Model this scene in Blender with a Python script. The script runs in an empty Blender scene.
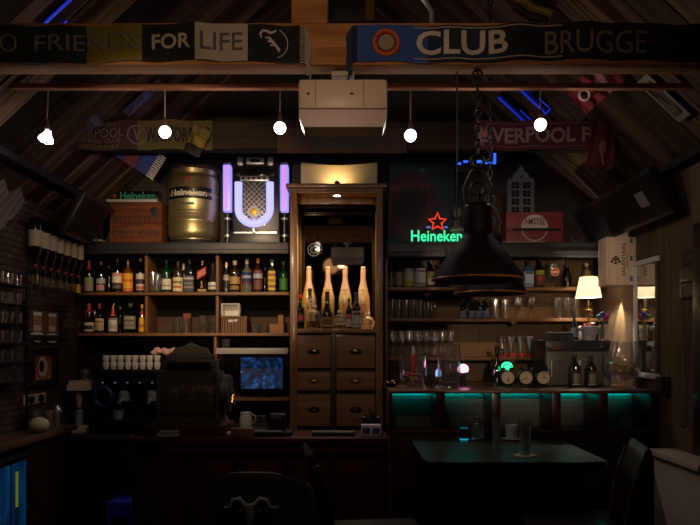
import bpy, bmesh, math, random
from mathutils import Vector, Matrix
random.seed(7)
SC = bpy.context.scene
COL = SC.collection
PI = math.pi
R = math.radians
EYE, F, VX, VY = 1.5, 680.0, 350.0, 345.0
def X(px, Y): return (px - VX) / F * Y
def Z(py, Y): return EYE + (VY - py) / F * Y
def U(n, Y): return n / F * Y

# ------------------------------------------------------------------ materials
def srgb(h):
    if isinstance(h, str):
        h = h.lstrip('#'); h = [int(h[i:i+2], 16) / 255 for i in (0, 2, 4)]
    return tuple(c / 12.92 if c <= .04045 else ((c + .055) / 1.055) ** 2.4 for c in h) + (1,)
_M = {}
def mat(name, col, rough=.5, metal=0., emit=None, es=0., var=.0, vscale=8., coat=0., bump=0., spec=.5):
    if name in _M: return _M[name]
    m = bpy.data.materials.new(name); m.use_nodes = True; _M[name] = m
    nt = m.node_tree; b = nt.nodes['Principled BSDF']
    c = srgb(col); b.inputs['Base Color'].default_value = c
    b.inputs['Roughness'].default_value = rough; b.inputs['Metallic'].default_value = metal
    b.inputs['Coat Weight'].default_value = coat; b.inputs['Coat Roughness'].default_value = .08
    b.inputs['Specular IOR Level'].default_value = spec
    if emit:
        b.inputs['Emission Color'].default_value = srgb(emit); b.inputs['Emission Strength'].default_value = es
    if var or bump:
        tc = nt.nodes.new('ShaderNodeTexCoord'); nz = nt.nodes.new('ShaderNodeTexNoise')
        nz.inputs['Scale'].default_value = vscale; nz.inputs['Detail'].default_value = 6
        nt.links.new(tc.outputs['Object'], nz.inputs['Vector'])
        if var:
            mx = nt.nodes.new('ShaderNodeMix'); mx.data_type = 'RGBA'
            mx.inputs[6].default_value = tuple(v * (1 - var) for v in c[:3]) + (1,)
            mx.inputs[7].default_value = tuple(min(1, v * (1 + var)) for v in c[:3]) + (1,)
            nt.links.new(nz.outputs['Fac'], mx.inputs[0]); nt.links.new(mx.outputs[2], b.inputs['Base Color'])
        if bump:
            bp = nt.nodes.new('ShaderNodeBump'); bp.inputs['Strength'].default_value = bump; bp.inputs['Distance'].default_value = .01
            nt.links.new(nz.outputs['Fac'], bp.inputs['Height']); nt.links.new(bp.outputs['Normal'], b.inputs['Normal'])
    return m
def wood(name, c1, c2, rough=.5, axis=0, scale=6., island=False, coat=0.):
    """grain stretched along one axis; island adds a random tone to each separate board"""
    if name in _M: return _M[name]
    m = bpy.data.materials.new(name); m.use_nodes = True; _M[name] = m
    nt = m.node_tree; N = nt.nodes; L = nt.links; b = N['Principled BSDF']
    tc = N.new('ShaderNodeTexCoord'); mp = N.new('ShaderNodeMapping')
    s = [scale * 5] * 3; s[axis] = scale * .35; mp.inputs['Scale'].default_value = s
    nz = N.new('ShaderNodeTexNoise'); nz.inputs['Scale'].default_value = 1.; nz.inputs['Detail'].default_value = 7; nz.inputs['Distortion'].default_value = .6
    rp = N.new('ShaderNodeValToRGB'); rp.color_ramp.elements[0].position = .3; rp.color_ramp.elements[1].position = .72
    rp.color_ramp.elements[0].color = srgb(c1); rp.color_ramp.elements[1].color = srgb(c2)
    L.new(tc.outputs['Object'], mp.inputs['Vector']); L.new(mp.outputs['Vector'], nz.inputs['Vector']); L.new(nz.outputs['Fac'], rp.inputs['Fac'])
    out = rp.outputs['Color']
    if island:
        g = N.new('ShaderNodeNewGeometry'); mr = N.new('ShaderNodeMapRange')
        mr.inputs['To Min'].default_value = .12; mr.inputs['To Max'].default_value = 1.7
        L.new(g.outputs['Random Per Island'], mr.inputs['Value'])
        v = N.new('ShaderNodeVectorMath'); v.operation = 'SCALE'
        L.new(out, v.inputs[0]); L.new(mr.outputs['Result'], v.inputs['Scale']); out = v.outputs['Vector']
    L.new(out, b.inputs['Base Color'])
    bp = N.new('ShaderNodeBump'); bp.inputs['Strength'].default_value = .25; bp.inputs['Distance'].default_value = .004
    L.new(nz.outputs['Fac'], bp.inputs['Height']); L.new(bp.outputs['Normal'], b.inputs['Normal'])
    b.inputs['Roughness'].default_value = rough if rough < .6 else .85; b.inputs['Coat Weight'].default_value = coat; b.inputs['Coat Roughness'].default_value = .12
    if rough >= .6: b.inputs['Specular IOR Level'].default_value = .15
    return m
def glass(name, col='#ffffff', refl=.14, rough=.05, haze=.014):
    """thin clear or tinted glass: see-through with a reflection that grows at grazing angles"""
    if name in _M: return _M[name]
    m = bpy.data.materials.new(name); m.use_nodes = True; _M[name] = m
    nt = m.node_tree; N = nt.nodes; L = nt.links; N.remove(N['Principled BSDF'])
    t = N.new('ShaderNodeBsdfTransparent'); t.inputs['Color'].default_value = srgb(col)
    g = N.new('ShaderNodeBsdfGlossy'); g.inputs['Roughness'].default_value = rough; g.inputs['Color'].default_value = (.95, .97, 1, 1)
    lw = N.new('ShaderNodeLayerWeight'); lw.inputs['Blend'].default_value = .35
    mr = N.new('ShaderNodeMapRange'); mr.inputs['To Min'].default_value = refl; mr.inputs['To Max'].default_value = .75
    mx = N.new('ShaderNodeMixShader')
    L.new(lw.outputs['Facing'], mr.inputs['Value']); L.new(mr.outputs['Result'], mx.inputs['Fac'])
    df = N.new('ShaderNodeBsdfDiffuse'); df.inputs['Color'].default_value = srgb(col); m2 = N.new('ShaderNodeMixShader'); m2.inputs['Fac'].default_value = haze  # faint white haze mixed in so glasses show up in the dark
    L.new(t.outputs[0], m2.inputs[1]); L.new(df.outputs[0], m2.inputs[2])
    L.new(m2.outputs[0], mx.inputs[1]); L.new(g.outputs[0], mx.inputs[2]); L.new(mx.outputs[0], N['Material Output'].inputs['Surface'])
    return m
def emit(name, col, s, base='#222222'): return mat(name, base, .4, emit=col, es=s)
def ramp_mat(name, kind, stops, scale=(1, 1, 1), loc=(0, 0, 0), rough=.6, emission=0., dist=0.):
    """a printed or lit pattern driven by a gradient / noise / brick / wave node"""
    if name in _M: return _M[name]
    m = bpy.data.materials.new(name); m.use_nodes = True; _M[name] = m
    nt = m.node_tree; N = nt.nodes; L = nt.links; b = N['Principled BSDF']
    tc = N.new('ShaderNodeTexCoord'); mp = N.new('ShaderNodeMapping'); mp.inputs['Scale'].default_value = scale; mp.inputs['Location'].default_value = loc
    L.new(tc.outputs['Object'], mp.inputs['Vector'])
    if kind == 'sphere': t = N.new('ShaderNodeTexGradient'); t.gradient_type = 'SPHERICAL'
    elif kind == 'linear': t = N.new('ShaderNodeTexGradient')
    elif kind == 'noise': t = N.new('ShaderNodeTexNoise'); t.inputs['Scale'].default_value = 1; t.inputs['Detail'].default_value = 5; t.inputs['Distortion'].default_value = dist
    elif kind == 'voronoi': t = N.new('ShaderNodeTexVoronoi'); t.inputs['Scale'].default_value = 1
    else: t = N.new('ShaderNodeTexWave'); t.inputs['Scale'].default_value = 1; t.inputs['Distortion'].default_value = dist
    L.new(mp.outputs[0], t.inputs['Vector'])
    rp = N.new('ShaderNodeValToRGB'); e = rp.color_ramp.elements
    while len(e) < len(stops): e.new(.5)
    for k, (p, c) in enumerate(stops): e[k].position = p; e[k].color = srgb(c)
    L.new(t.outputs['Distance'] if kind == 'voronoi' else t.outputs['Fac'], rp.inputs['Fac'])
    if emission:
        L.new(rp.outputs[0], b.inputs['Emission Color']); b.inputs['Emission Strength'].default_value = emission
        b.inputs['Base Color'].default_value = (.01, .01, .01, 1)
    else: L.new(rp.outputs[0], b.inputs['Base Color'])
    b.inputs['Roughness'].default_value = rough
    return m

# ------------------------------------------------------------------ mesh building
class MB:
    def __init__(s): s.bm = bmesh.new()
    def box(s, c, d, rot=None, bev=0.):
        r = bmesh.ops.create_cube(s.bm, size=1.)
        vs = r['verts']
        M = Matrix.Translation(Vector(c)) @ (rot.to_4x4() if rot else Matrix()) @ Matrix.Diagonal((d[0], d[1], d[2], 1))
        bmesh.ops.transform(s.bm, matrix=M, verts=vs)
        if bev:
            es = list({e for v in vs for e in v.link_edges})
            bmesh.ops.bevel(s.bm, geom=es, offset=min(bev, min(d) * .45), segments=2, affect='EDGES', profile=.6)
        return s
    def lohi(s, lo, hi, bev=0.):
        return s.box([(a + b) / 2 for a, b in zip(lo, hi)], [abs(b - a) for a, b in zip(lo, hi)], None, bev)
    def tube(s, pts, r, n=10, closed=False, cap=True):
        pts = [Vector(p) for p in pts]; k = len(pts); rings = []
        rr = r if isinstance(r, (list, tuple)) else [r] * k
        up = None
        for i, p in enumerate(pts):
            a = pts[(i - 1) % k] if (i > 0 or closed) else p
            b = pts[(i + 1) % k] if (i < k - 1 or closed) else p
            t = (b - a).normalized()
            if up is None:
                up = Vector((0, 0, 1)) if abs(t.z) < .9 else Vector((1, 0, 0))
            u = (up - t * up.dot(t)).normalized(); w = t.cross(u); up = u
            rings.append([s.bm.verts.new(p + (u * math.cos(2 * PI * j / n) + w * math.sin(2 * PI * j / n)) * rr[i]) for j in range(n)])
        for i in range(k if closed else k - 1):
            A, B = rings[i], rings[(i + 1) % k]
            for j in range(n): s.bm.faces.new((A[j], A[(j + 1) % n], B[(j + 1) % n], B[j]))
        if cap and not closed:
            s.bm.faces.new(rings[0][::-1]); s.bm.faces.new(rings[-1])
        return s
    def cyl(s, a, b, r0, r1=None, n=20): return s.tube([a, b], [r0, r0 if r1 is None else r1], n)
    def lathe(s, prof, n=24, o=(0, 0, 0), sq=0, a0=0., a1=None, axis='z'):
        full = a1 is None; m = n if full else n + 1; rings = []
        for r, z in prof:
            ring = []
            for j in range(m):
                t = 2 * PI * j / n if full else a0 + (a1 - a0) * j / n
                q = 1.
                if sq: q = (abs(math.cos(t)) ** sq + abs(math.sin(t)) ** sq) ** (-1 / sq) * .9
                x, y = r * q * math.cos(t), r * q * math.sin(t)
                v = (x, y, z) if axis == 'z' else ((x, -z, y) if axis == 'y' else (z, x, y))
                ring.append(s.bm.verts.new(Vector(o) + Vector(v)))
            rings.append(ring)
        for A, B in zip(rings, rings[1:]):
            for j in range(n):
                k = (j + 1) % m
                try: s.bm.faces.new((A[j], A[k], B[k], B[j]))
                except ValueError: pass
        if full:
            for ring, (r, z), fl in ((rings[0], prof[0], True), (rings[-1], prof[-1], False)):
                if r > 1e-4 and prof[0] != prof[-1]:
                    if not getattr(s, 'open', False): s.bm.faces.new(ring[::-1] if fl else ring)
        return s
    def prism(s, pts, y0, y1):
        """polygon in x,z pushed from y0 to y1"""
        A = [s.bm.verts.new((x, y0, z)) for x, z in pts]; B = [s.bm.verts.new((x, y1, z)) for x, z in pts]
        n = len(pts); s.bm.faces.new(A); s.bm.faces.new(B[::-1])
        for i in range(n): s.bm.faces.new((A[i], B[i], B[(i + 1) % n], A[(i + 1) % n]))
        return s
    def ball(s, c, r, sc=(1, 1, 1), n=16):
        q = bmesh.ops.create_uvsphere(s.bm, u_segments=n, v_segments=n // 2 + 2, radius=r)
        bmesh.ops.transform(s.bm, matrix=Matrix.Translation(Vector(c)) @ Matrix.Diagonal((*sc, 1)), verts=q['verts']); return s
    def torus(s, c, R_, r, axis='y', n=28, k=8, sc=(1, 1)):
        pts = []
        for i in range(n):
            a = 2 * PI * i / n; u, v = R_ * math.cos(a) * sc[0], R_ * math.sin(a) * sc[1]
            pts.append(Vector(c) + Vector((u, 0, v) if axis == 'y' else ((u, v, 0) if axis == 'z' else (0, u, v))))
        return s.tube(pts, r, k, closed=True)
    def sheet(s, nx, nz, fn, th=.004):
        """a cloth: fn(u,v)->point; closed slab of thickness th along +y"""
        for off in (0, th):
            g = [[s.bm.verts.new(Vector(fn(i / nx, j / nz)) + Vector((0, off, 0))) for j in range(nz + 1)] for i in range(nx + 1)]
            for i in range(nx):
                for j in range(nz):
                    f = (g[i][j], g[i + 1][j], g[i + 1][j + 1], g[i][j + 1])
                    s.bm.faces.new(f if not off else f[::-1])
            if not off: G0 = g
        G1 = g
        def strip(a, b):
            for i in range(len(a) - 1): s.bm.faces.new((a[i], b[i], b[i + 1], a[i + 1]))
        strip([r[0] for r in G0], [r[0] for r in G1]); strip([r[-1] for r in G1], [r[-1] for r in G0])
        strip(G1[0], G0[0]); strip(G0[-1], G1[-1])
        return s
    def build(s, name, m, parent=None, loc=(0, 0, 0), rz=0., sharp=38):
        bmesh.ops.recalc_face_normals(s.bm, faces=s.bm.faces[:])
        me = bpy.data.meshes.new(name); s.bm.to_mesh(me); s.bm.free()
        me.polygons.foreach_set('use_smooth', [True] * len(me.polygons)); me.set_sharp_from_angle(angle=R(sharp))
        if m: me.materials.append(m)
        o = bpy.data.objects.new(name, me); COL.objects.link(o)
        o.location = loc; o.rotation_euler = (0, 0, rz)
        if parent: o.parent = parent
        return o
class OMB(MB):
    open = True
def tag(o, label, cat, group=None, kind=None):
    o['label'] = label; o['category'] = cat
    if group: o['group'] = group
    if kind: o['kind'] = kind
    return o
def struct(o): o['kind'] = 'structure'; return o
def thing(name, label, cat, loc=(0, 0, 0), rz=0., group=None, rot=None):
    o = bpy.data.objects.new(name, None); COL.objects.link(o); o.empty_display_size = .05
    o.location = loc; o.rotation_euler = rot or (0, 0, rz); return tag(o, label, cat, group)
def dup(o, loc, label=None, rz=None, group=None):
    c = o.copy(); COL.objects.link(c); c.location = loc
    if rz is not None: c.rotation_euler = (0, 0, rz)
    if label: c['label'] = label
    if group: c['group'] = group
    for ch in list(o.children):
        d = ch.copy(); COL.objects.link(d); d.parent = c
        for g in list(ch.children):
            e = g.copy(); COL.objects.link(e); e.parent = d
    return c
def text(s, w, h, m, parent, loc=(0, 0, 0), name='lettering', depth=.002, bold=0., warp=None, rz=0., roll=0., rotm=None):
    """letters standing in the x,z plane facing -y, fitted to w by h, centred on loc"""
    cu = bpy.data.curves.new(name, 'FONT'); cu.body = s; cu.size = 1; cu.extrude = .001; cu.offset = bold; cu.resolution_u = 3
    cu.align_x = 'CENTER'; tmp = bpy.data.objects.new('tmp', cu); COL.objects.link(tmp)
    dg = bpy.context.evaluated_depsgraph_get(); dg.update()
    me = bpy.data.meshes.new_from_object(tmp.evaluated_get(dg)); bpy.data.objects.remove(tmp); bpy.data.curves.remove(cu)
    xs = [v.co.x for v in me.vertices]; ys = [v.co.y for v in me.vertices]
    x0, x1, y0, y1 = min(xs), max(xs), min(ys), max(ys); cr, sr = math.cos(roll), math.sin(roll)
    for v in me.vertices:
        a = ((v.co.x - x0) / (x1 - x0) - .5) * w; b = ((v.co.y - y0) / (y1 - y0) - .5) * h
        yy = -depth if v.co.z > 0 else 0.
        a, b = a * cr - b * sr, a * sr + b * cr
        p = Vector((a, yy, b))
        if warp: p = Vector(warp(p.x + loc[0], p.z + loc[2])) + Vector((-loc[0], yy, -loc[2]))
        v.co = p
    me.materials.clear(); me.materials.append(m); me.name = name
    o = bpy.data.objects.new(name, me); COL.objects.link(o); o.location = loc; o.rotation_euler = (0, 0, rz)
    if rotm: o.rotation_euler = rotm
    o.parent = parent
    return o
def star_pts(cx, cz, r, ri=.42):
    return [(cx + (r if k % 2 == 0 else r * ri) * math.sin(k * PI / 5), cz + (r if k % 2 == 0 else r * ri) * math.cos(k * PI / 5)) for k in range(10)]
def arc(cx, cz, r, a0, a1, n, y=0.): return [(cx + r * math.cos(a0 + (a1 - a0) * k / n), y, cz + r * math.sin(a0 + (a1 - a0) * k / n)) for k in range(n + 1)]

# shared materials
OAK = wood('oak_shelf_wood', '#5a3a1e', '#84572f', .5)
OAKV = wood('oak_upright_wood', '#5a3a1e', '#84572f', .5, axis=2)
OAKD = wood('dim_shelf_back_wood', '#3a2416', '#573620', .6, axis=2)
CABW = wood('cabinet_oak', '#664222', '#926638', .42, axis=2, coat=.15)
DRAWF = wood('drawer_front_oak', '#70482a', '#8e6238', .5, axis=0)
DARKW = wood('dark_stained_wood', '#1c100a', '#2e1b10', .4, coat=.2)
REDW = wood('dark_red_bar_wood', '#220805', '#380f09', .36, coat=.15)
BEAMW = wood('pine_beam_wood', '#7e5432', '#b08050', .6)
PLANK = wood('reclaimed_roof_plank', '#30221a', '#5e4636', .75, axis=0, scale=5, island=True)
BLACK = mat('black_paint', '#101012', .35, var=.2)
MBLK = mat('matt_black', '#0b0b0c', .7)
GBLK = mat('gloss_black', '#050506', .4, spec=.2)
CHROME = mat('brushed_steel', '#b8bac0', .28, .65)
DKMET = mat('dark_metal', '#2a2a2e', .35, .9)
BRASS = mat('aged_brass', '#9a7638', .35, 1.)
WHITE = mat('white_plastic', '#d8d4cc', .4)
CREAM = mat('cream_paint', '#d9c7a2', .55)
CARD = mat('brown_cardboard', '#8e6a44', .8, var=.15, vscale=20)
CLEAR = glass('clear_glass')
CLEARB = glass('clear_bottle_glass', '#dfe4e4', .12)
AMBER = glass('amber_spirit_glass', '#b5742a', .10)
GREENG = glass('green_bottle_glass', '#1d6a2a', .12)
DARKB = mat('dark_bottle_glass', '#070806', .06, coat=.6)
BROWNB = mat('brown_bottle_glass', '#1d0d05', .06, coat=.6)
GREENB = mat('deep_green_bottle_glass', '#0d3a14', .07, coat=.6)
BLUEB = mat('pale_blue_bottle_glass', '#2a4f86', .1, coat=.6)
ROSE = mat('rose_liquid', '#40201a', .12, coat=.5)
CLEARL = mat('clear_spirit', '#2c2e2b', .08, coat=.6)
AMBERL = mat('amber_liquid', '#9a5a14', .12, coat=.5)
GOLD = mat('gold_foil_bottle', '#dcc48c', .24, .6)
COPPER = mat('copper_foil', '#d8b090', .35, .4)
def paper(h): return mat('paper_' + h.lstrip('#'), h, .6)
def paint(h, r=.5): return mat('paint_%s_%d' % (h.lstrip('#'), r * 100), h, r)
def cloth(h): return mat('knit_' + h.lstrip('#'), h, .9, var=.12, vscale=120)

# ------------------------------------------------------------------ room shell
BY, LX, RX = 5.62, -2.14, 2.02
SLOPE, APEX = .93, 4.47
def roofz(x): return APEX - SLOPE * abs(x)
struct(MB().lohi((LX - .1, -1.6, -.1), (RX + .1, BY + .1, 0)).build('floor', wood('floor_boards', '#120d0a', '#221812', .5, axis=1)))
BRICK = None
def brick_mat():
    m = bpy.data.materials.new('dark_brick'); m.use_nodes = True; nt = m.node_tree; b = nt.nodes['Principled BSDF']
    tc = nt.nodes.new('ShaderNodeTexCoord'); sp = nt.nodes.new('ShaderNodeSeparateXYZ'); cb = nt.nodes.new('ShaderNodeCombineXYZ')
    nt.links.new(tc.outputs['Object'], sp.inputs[0]); nt.links.new(sp.outputs['Y'], cb.inputs['X']); nt.links.new(sp.outputs['Z'], cb.inputs['Y'])
    br = nt.nodes.new('ShaderNodeTexBrick'); br.inputs['Scale'].default_value = 6; br.inputs['Color1'].default_value = srgb('#5a4636'); br.inputs['Color2'].default_value = srgb('#3e2f24')
    br.inputs['Mortar'].default_value = srgb('#241c16'); br.inputs['Mortar Size'].default_value = .03
    nt.links.new(cb.outputs[0], br.inputs['Vector']); nt.links.new(br.outputs['Color'], b.inputs['Base Color']); b.inputs['Roughness'].default_value = .85
    bp = nt.nodes.new('ShaderNodeBump'); bp.inputs['Strength'].default_value = .5; bp.inputs['Distance'].default_value = .01; bp.invert = True
    nt.links.new(br.outputs['Fac'], bp.inputs['Height']); nt.links.new(bp.outputs['Normal'], b.inputs['Normal']); return m
struct(MB().lohi((LX - .1, -1.6, 0), (LX, BY, roofz(LX))).build('wall_left', brick_mat()))
WALLP = wood('pale_wall_boards', '#544638', '#72604a', .7, axis=2, scale=4)
struct(MB().lohi((RX, -1.6, 0), (RX + .1, BY, roofz(RX))).build('wall_right', WALLP))
wb = MB().prism([(LX - .1, 0), (RX + .1, 0), (RX + .1, roofz(RX + .1)), (0, APEX), (LX - .1, roofz(LX - .1))], BY, BY + .1)
struct(wb.build('wall_back', mat('grey_brown_plaster', '#342d28', .8, var=.15, vscale=3)))
wf = MB().prism([(LX - .1, 0), (RX + .1, 0), (RX + .1, roofz(RX + .1)), (0, APEX), (LX - .1, roofz(LX - .1))], -1.7, -1.6)
struct(wf.build('wall_front', mat('dim_front_plaster', '#3a322c', .85)))
for sgn, nm in ((-1, 'ceiling_left'), (1, 'ceiling_right')):
    e = abs(LX if sgn < 0 else RX) + .14
    rb = MB(); y = -1.6; L = math.hypot(e, SLOPE * e); ang = math.atan2(SLOPE * e, e)
    while y < BY:
        w = random.choice((.11, .14, .17, .2)); w = min(w, BY - y)
        th = random.choice((.018, .024, .034))
        rb.box((L / 2, y + w / 2, .01 - th / 2), (L, w - .014, th)); y += w
    rb.box((L / 2, (BY - 1.6) / 2, .02), (L, BY + 1.6, .03))
    o = rb.build(nm, PLANK)
    # local +x runs down the slope from the ridge
    o.matrix_world = (Matrix.Translation((0, 0, APEX)) @ Matrix.Rotation(ang, 4, 'Y')) if sgn > 0 else (Matrix.Translation((0, 0, APEX)) @ Matrix.Rotation(PI, 4, 'Z') @ Matrix.Translation((0, -(BY - 1.6), 0)) @ Matrix.Rotation(ang, 4, 'Y'))
    struct(o)
# wall plates along both eaves
GREYW = wood('grey_painted_timber', '#1e1c20', '#302d33', .6, axis=1)
struct(MB().lohi((LX + .02, .2, 2.56), (-1.93, BY, 2.61), .01).build('trim_1', GREYW))
struct(MB().lohi((1.93, .2, 2.56), (RX - .01, BY, 2.61), .01).build('trim_2', GREYW))
# tie beams
b1 = MB().lohi((-1.82, 2.95, 2.715), (1.82, 3.06, 2.90), .012).build('ceiling_beam', BEAMW); struct(b1)
b2 = MB().lohi((-1.75, 4.42, 2.775), (1.75, 4.53, 2.955), .012).build('ceiling_beam', wood('dull_beam_wood', '#241a12', '#35271a', .7)); struct(b2)
kp = MB().lohi((X(292, 3.0), 2.955, 2.90), (X(328, 3.0), 3.055, 4.40), .01).build('ceiling_beam', BEAMW); struct(kp)
rl = MB().lohi((-1.75, 3.48, 2.815), (1.75, 3.52, 2.842), .004).build('trim_3', wood('pink_lit_batten', '#8a5a44', '#a87258', .6)); struct(rl)
# door casing on the right wall
struct(MB().lohi((1.985, 3.78, 0), (2.019, 3.94, 2.2), .005).build('door_1', DARKW))

# ------------------------------------------------------------------ scarves and flags
def scarf(label, x0, x1, ztop, zbot, Y, panels, fringe=None, sag=.01, name='football_scarf', letters=(), group=None):
    """panels: list of (fraction end, cloth colour)"""
    cx, cz = (x0 + x1) / 2, zbot
    t = thing(name, label, 'scarf', (cx, Y, cz), group=group)
    H = ztop - zbot; W = x1 - x0
    def fn(a, b):
        y = -.006 + .004 * math.sin(a * 17) + .003 * math.sin(a * 41 + b * 9)
        return (a, y, b - sag * math.sin((a / W + .5) * PI * 2.3) - .004 * math.sin(a * 23))
    f0 = 0.
    for f1, c in panels:
        m = c if not isinstance(c, str) else cloth(c)
        a0, a1 = -W / 2 + W * f0, -W / 2 + W * f1
        MB().sheet(max(3, int((a1 - a0) * 40)), 6, lambda u, v: fn(a0 + (a1 - a0) * u, H * v), .006).build('panel', m, t); f0 = f1
    for (s, fx, fz, w, h, c, bold) in letters:
        text(s, w, h, cloth(c), t, (-W / 2 + W * fx, -.004, H * fz), warp=lambda a, b: fn(a, b), bold=bold, depth=.003)
    if fringe:
        fx, c = fringe
        mb = MB()
        for k in range(14):
            z = H * (k + .5) / 14; p = fn(W * fx, z); d = 1 if fx > 0 else -1
            mb.tube([p, (p[0] + d * .022, p[1] - .006, p[2] - .008), (p[0] + d * .04 + random.uniform(-.008, .008), p[1] - .005, p[2] - .035), (p[0] + d * .036 + random.uniform(-.008, .008), p[1] - .003, p[2] - .07 - random.uniform(0, .02))], .0045, 5)
        mb.build('fringe', cloth(c), t)
    return t, fn, W, H
t, fn, W, H = scarf('grey, yellow and black scarf reading FRIENDS FOR LIFE stretched along the front beam', X(-14, 2.93), X(300, 2.93), 2.885, 2.725, 2.944,
    [(.135, '#26301e'), (.317, '#0d2a26'), (.495, '#6e6424'), (.664, '#0b0c0e'), (.832, '#9a938c'), (1., '#0c1012')], (.5, '#8c8880'), .006,
    letters=[('FRIENDS', .325, .52, .46, .07, '#6e6b64', .0), ('FOR', .588, .52, .165, .065, '#a7a29a', .02), ('LIFE', .75, .52, .18, .075, '#4b4b4c', .0)])
# swan shaped crest: a curled neck and swept wings inside a broken ring
def warped(mb, nm, m):
    for v in mb.bm.verts:
        p = fn(v.co.x, v.co.z); v.co = Vector((v.co.x, p[1] + v.co.y, p[2]))
    return mb.build(nm, m, t)
cx = -W / 2 + W * .915; cz = H * .5; mb = MB()
mb.tube([(cx - .052, -.004, cz + .020), (cx - .058, -.004, cz + .036), (cx - .048, -.004, cz + .050), (cx - .030, -.004, cz + .050), (cx - .012, -.004, cz + .042), (cx + .004, -.004, cz + .048), (cx + .012, -.004, cz + .058)], [.003, .005, .006, .006, .006, .005, .002], 6)
for k in range(3):
    d = k * .016
    mb.tube([(cx - .036 + d * .7, -.004, cz + .022 - d * 1.0), (cx - .018 + d * .8, -.004, cz + .020 - d * .9), (cx + .004 + d * .7, -.004, cz - .002 - d * .8), (cx + .014 + d * .25, -.004, cz - .022 - d * .5)], [.003, .006, .0065, .002], 6)
mb.tube(arc(cx - .004, cz, .066, -1.2, 1.1, 14, -.004), .002, 5)
warped(mb, 'swan_crest', cloth('#b8b4ae'))
mb = MB(); mb.lohi((-W / 2 + .02, -.005, .05), (-W / 2 + .05, -.003, .10)); mb.torus((-W / 2 + .09, -.004, H * .5), .035, .006, n=16, k=6); warped(mb, 'club_badge', cloth('#77786c'))

t, fn, W, H = scarf('navy and blue scarf with pale block letters along the front beam', X(357, 2.93), X(712, 2.93), 2.888, 2.73, 2.944,
    [(.20, '#28488c'), (.4, '#18223c'), (1., '#0c0e14')], (-.5, '#1c2c50'), .008,
    letters=[('CLUB', .296, .52, .395, .105, '#b4b0ac', .02), ('BRUGGE', .675, .46, .44, .10, '#6a6150', .0)])
cx = -W / 2 + W * .083; cz = H * .5
warped(MB().torus((cx, -.004, cz), .052, .008, n=26, k=6), 'crest_ring', cloth('#b0562e'))
warped(MB().torus((cx, -.004, cz), .042, .004, n=26, k=6), 'crest_ring', cloth('#8a2a26'))
mb = MB(); mb.lathe([(.0, -.002), (.034, -.002), (.034, .006), (0, .006)], 20, (cx, -.001, cz), axis='y'); warped(mb, 'crest_disc', cloth('#8a7c6a'))
mb = MB()
for zz in (.012, H - .012): mb.tube([(-W / 2 + W * (.16 + .03 * k), -.005, zz) for k in range(15)], .003, 5)
warped(mb, 'edge_stripe', cloth('#a39c90'))

# scarves on the far beam
t, fn, W, H = scarf('match scarf, half dark red and half yellow, pinned on the far beam', X(62, 4.4), X(212, 4.4), 2.955, 2.765, 4.412,
    [(.5, '#2e0d10'), (1., '#463a16')], None, .004,
    letters=[('MATCHDAY', .27, .87, .24, .022, '#564a26', 0), ('LIVERPOOL', .22, .60, .37, .06, '#5c4a46', 0), ('FOOTBALL CLUB', .22, .33, .33, .026, '#5c4a46', 0), ('SATURDAY', .25, .12, .26, .022, '#564a26', 0),
             ('V', .5, .5, .05, .07, '#5c4a46', .02), ('WATFORD FC', .77, .5, .42, .1, '#14120c', .02)])
warped(MB().torus((0, -.004, H * .5), .06, .006, n=24, k=6), 'roundel', cloth('#5c4a46'))
t, fn, W, H = scarf('red scarf with pale lettering pinned along the far beam behind the pendant lamps', X(476, 4.4), X(613, 4.4), 2.955, 2.765, 4.412,
    [(1., '#4a1216')], None, .003, letters=[('LIVERPOOL FC', .475, .5, .80, .1, '#8a6a64', .03)])
mb = MB()
for zz in (.02, H - .02): mb.tube([(-W / 2 + W * (.06 + .06 * k), -.005, zz) for k in range(15)], .002, 5)
warped(mb, 'edge_stripe', cloth('#7c5c58'))
mb = MB()
mb.ball((-W / 2 + .06, -.004, H * .55), .03, (.7, .2, 1)); mb.tube([(-W / 2 + .06, -.004, H * .7), (-W / 2 + .085, -.004, H * .9)], .006, 6)
mb.tube([(-W / 2 + .05, -.004, H * .4), (-W / 2 + .045, -.004, H * .12)], .004, 6); warped(mb, 'bird_badge', cloth('#a0605a'))
# dark name board between them
t = thing('name_board', 'brown timber name board with black lettering hung on the far beam', 'sign', (X(342, 4.4), 4.405, Z(153, 4.4)))
MB().lohi((-.42, -.004, 0), (.42, .012, .165), .004).build('board', wood('dark_sign_board', '#3a2a20', '#4a3528', .7), t)
text('Valouwe', .66, .10, mat('black_letters', '#0a0908', .6), t, (0, -.005, .085), bold=.02)

# pennants and small scarves hanging under the roof
def hanging(name, label, cat, x, y, z, w, h, roll, cols, fr=None, extra=None, th=.008):
    t = thing(name, label, cat, (x, y, z), rot=(0, roll, 0))
    n = len(cols)
    for k, c in enumerate(cols):
        a0, a1 = -h * (k + 1) / n, -h * k / n
        MB().sheet(8, 5, lambda u, v: ((u - .5) * w, .012 * math.sin(u * 9 + k) + .006 * math.sin(v * 7), a0 + (a1 - a0) * v), th).build('panel', cloth(c), t)
    if fr:
        mb = MB()
        for k in range(12):
            xx = (k / 11 - .5) * w; mb.tube([(xx, .004, -h), (xx + .004, .004, -h - .03), (xx - .003, .006, -h - .055)], .005, 5)
        mb.build('fringe', cloth(fr), t)
    if extra: extra(t)
    return t
hanging('scarf', 'blue and red scarf end with pale fringe dangling above the gin crate', 'scarf', X(116, 4.75), 4.75, Z(142, 4.75), .17, .30, R(-58), ['#2a3676', '#5e2a34', '#2a3676'], '#b8b4b4')
hanging('scarf', 'mustard yellow scarf end with black tip hanging before the yellow half of the match scarf', 'scarf', X(203, 4.36), 4.365, Z(127, 4.36), .12, .19, R(25), ['#5a4a16', '#6e5a1a', '#14100c'], None)
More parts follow.
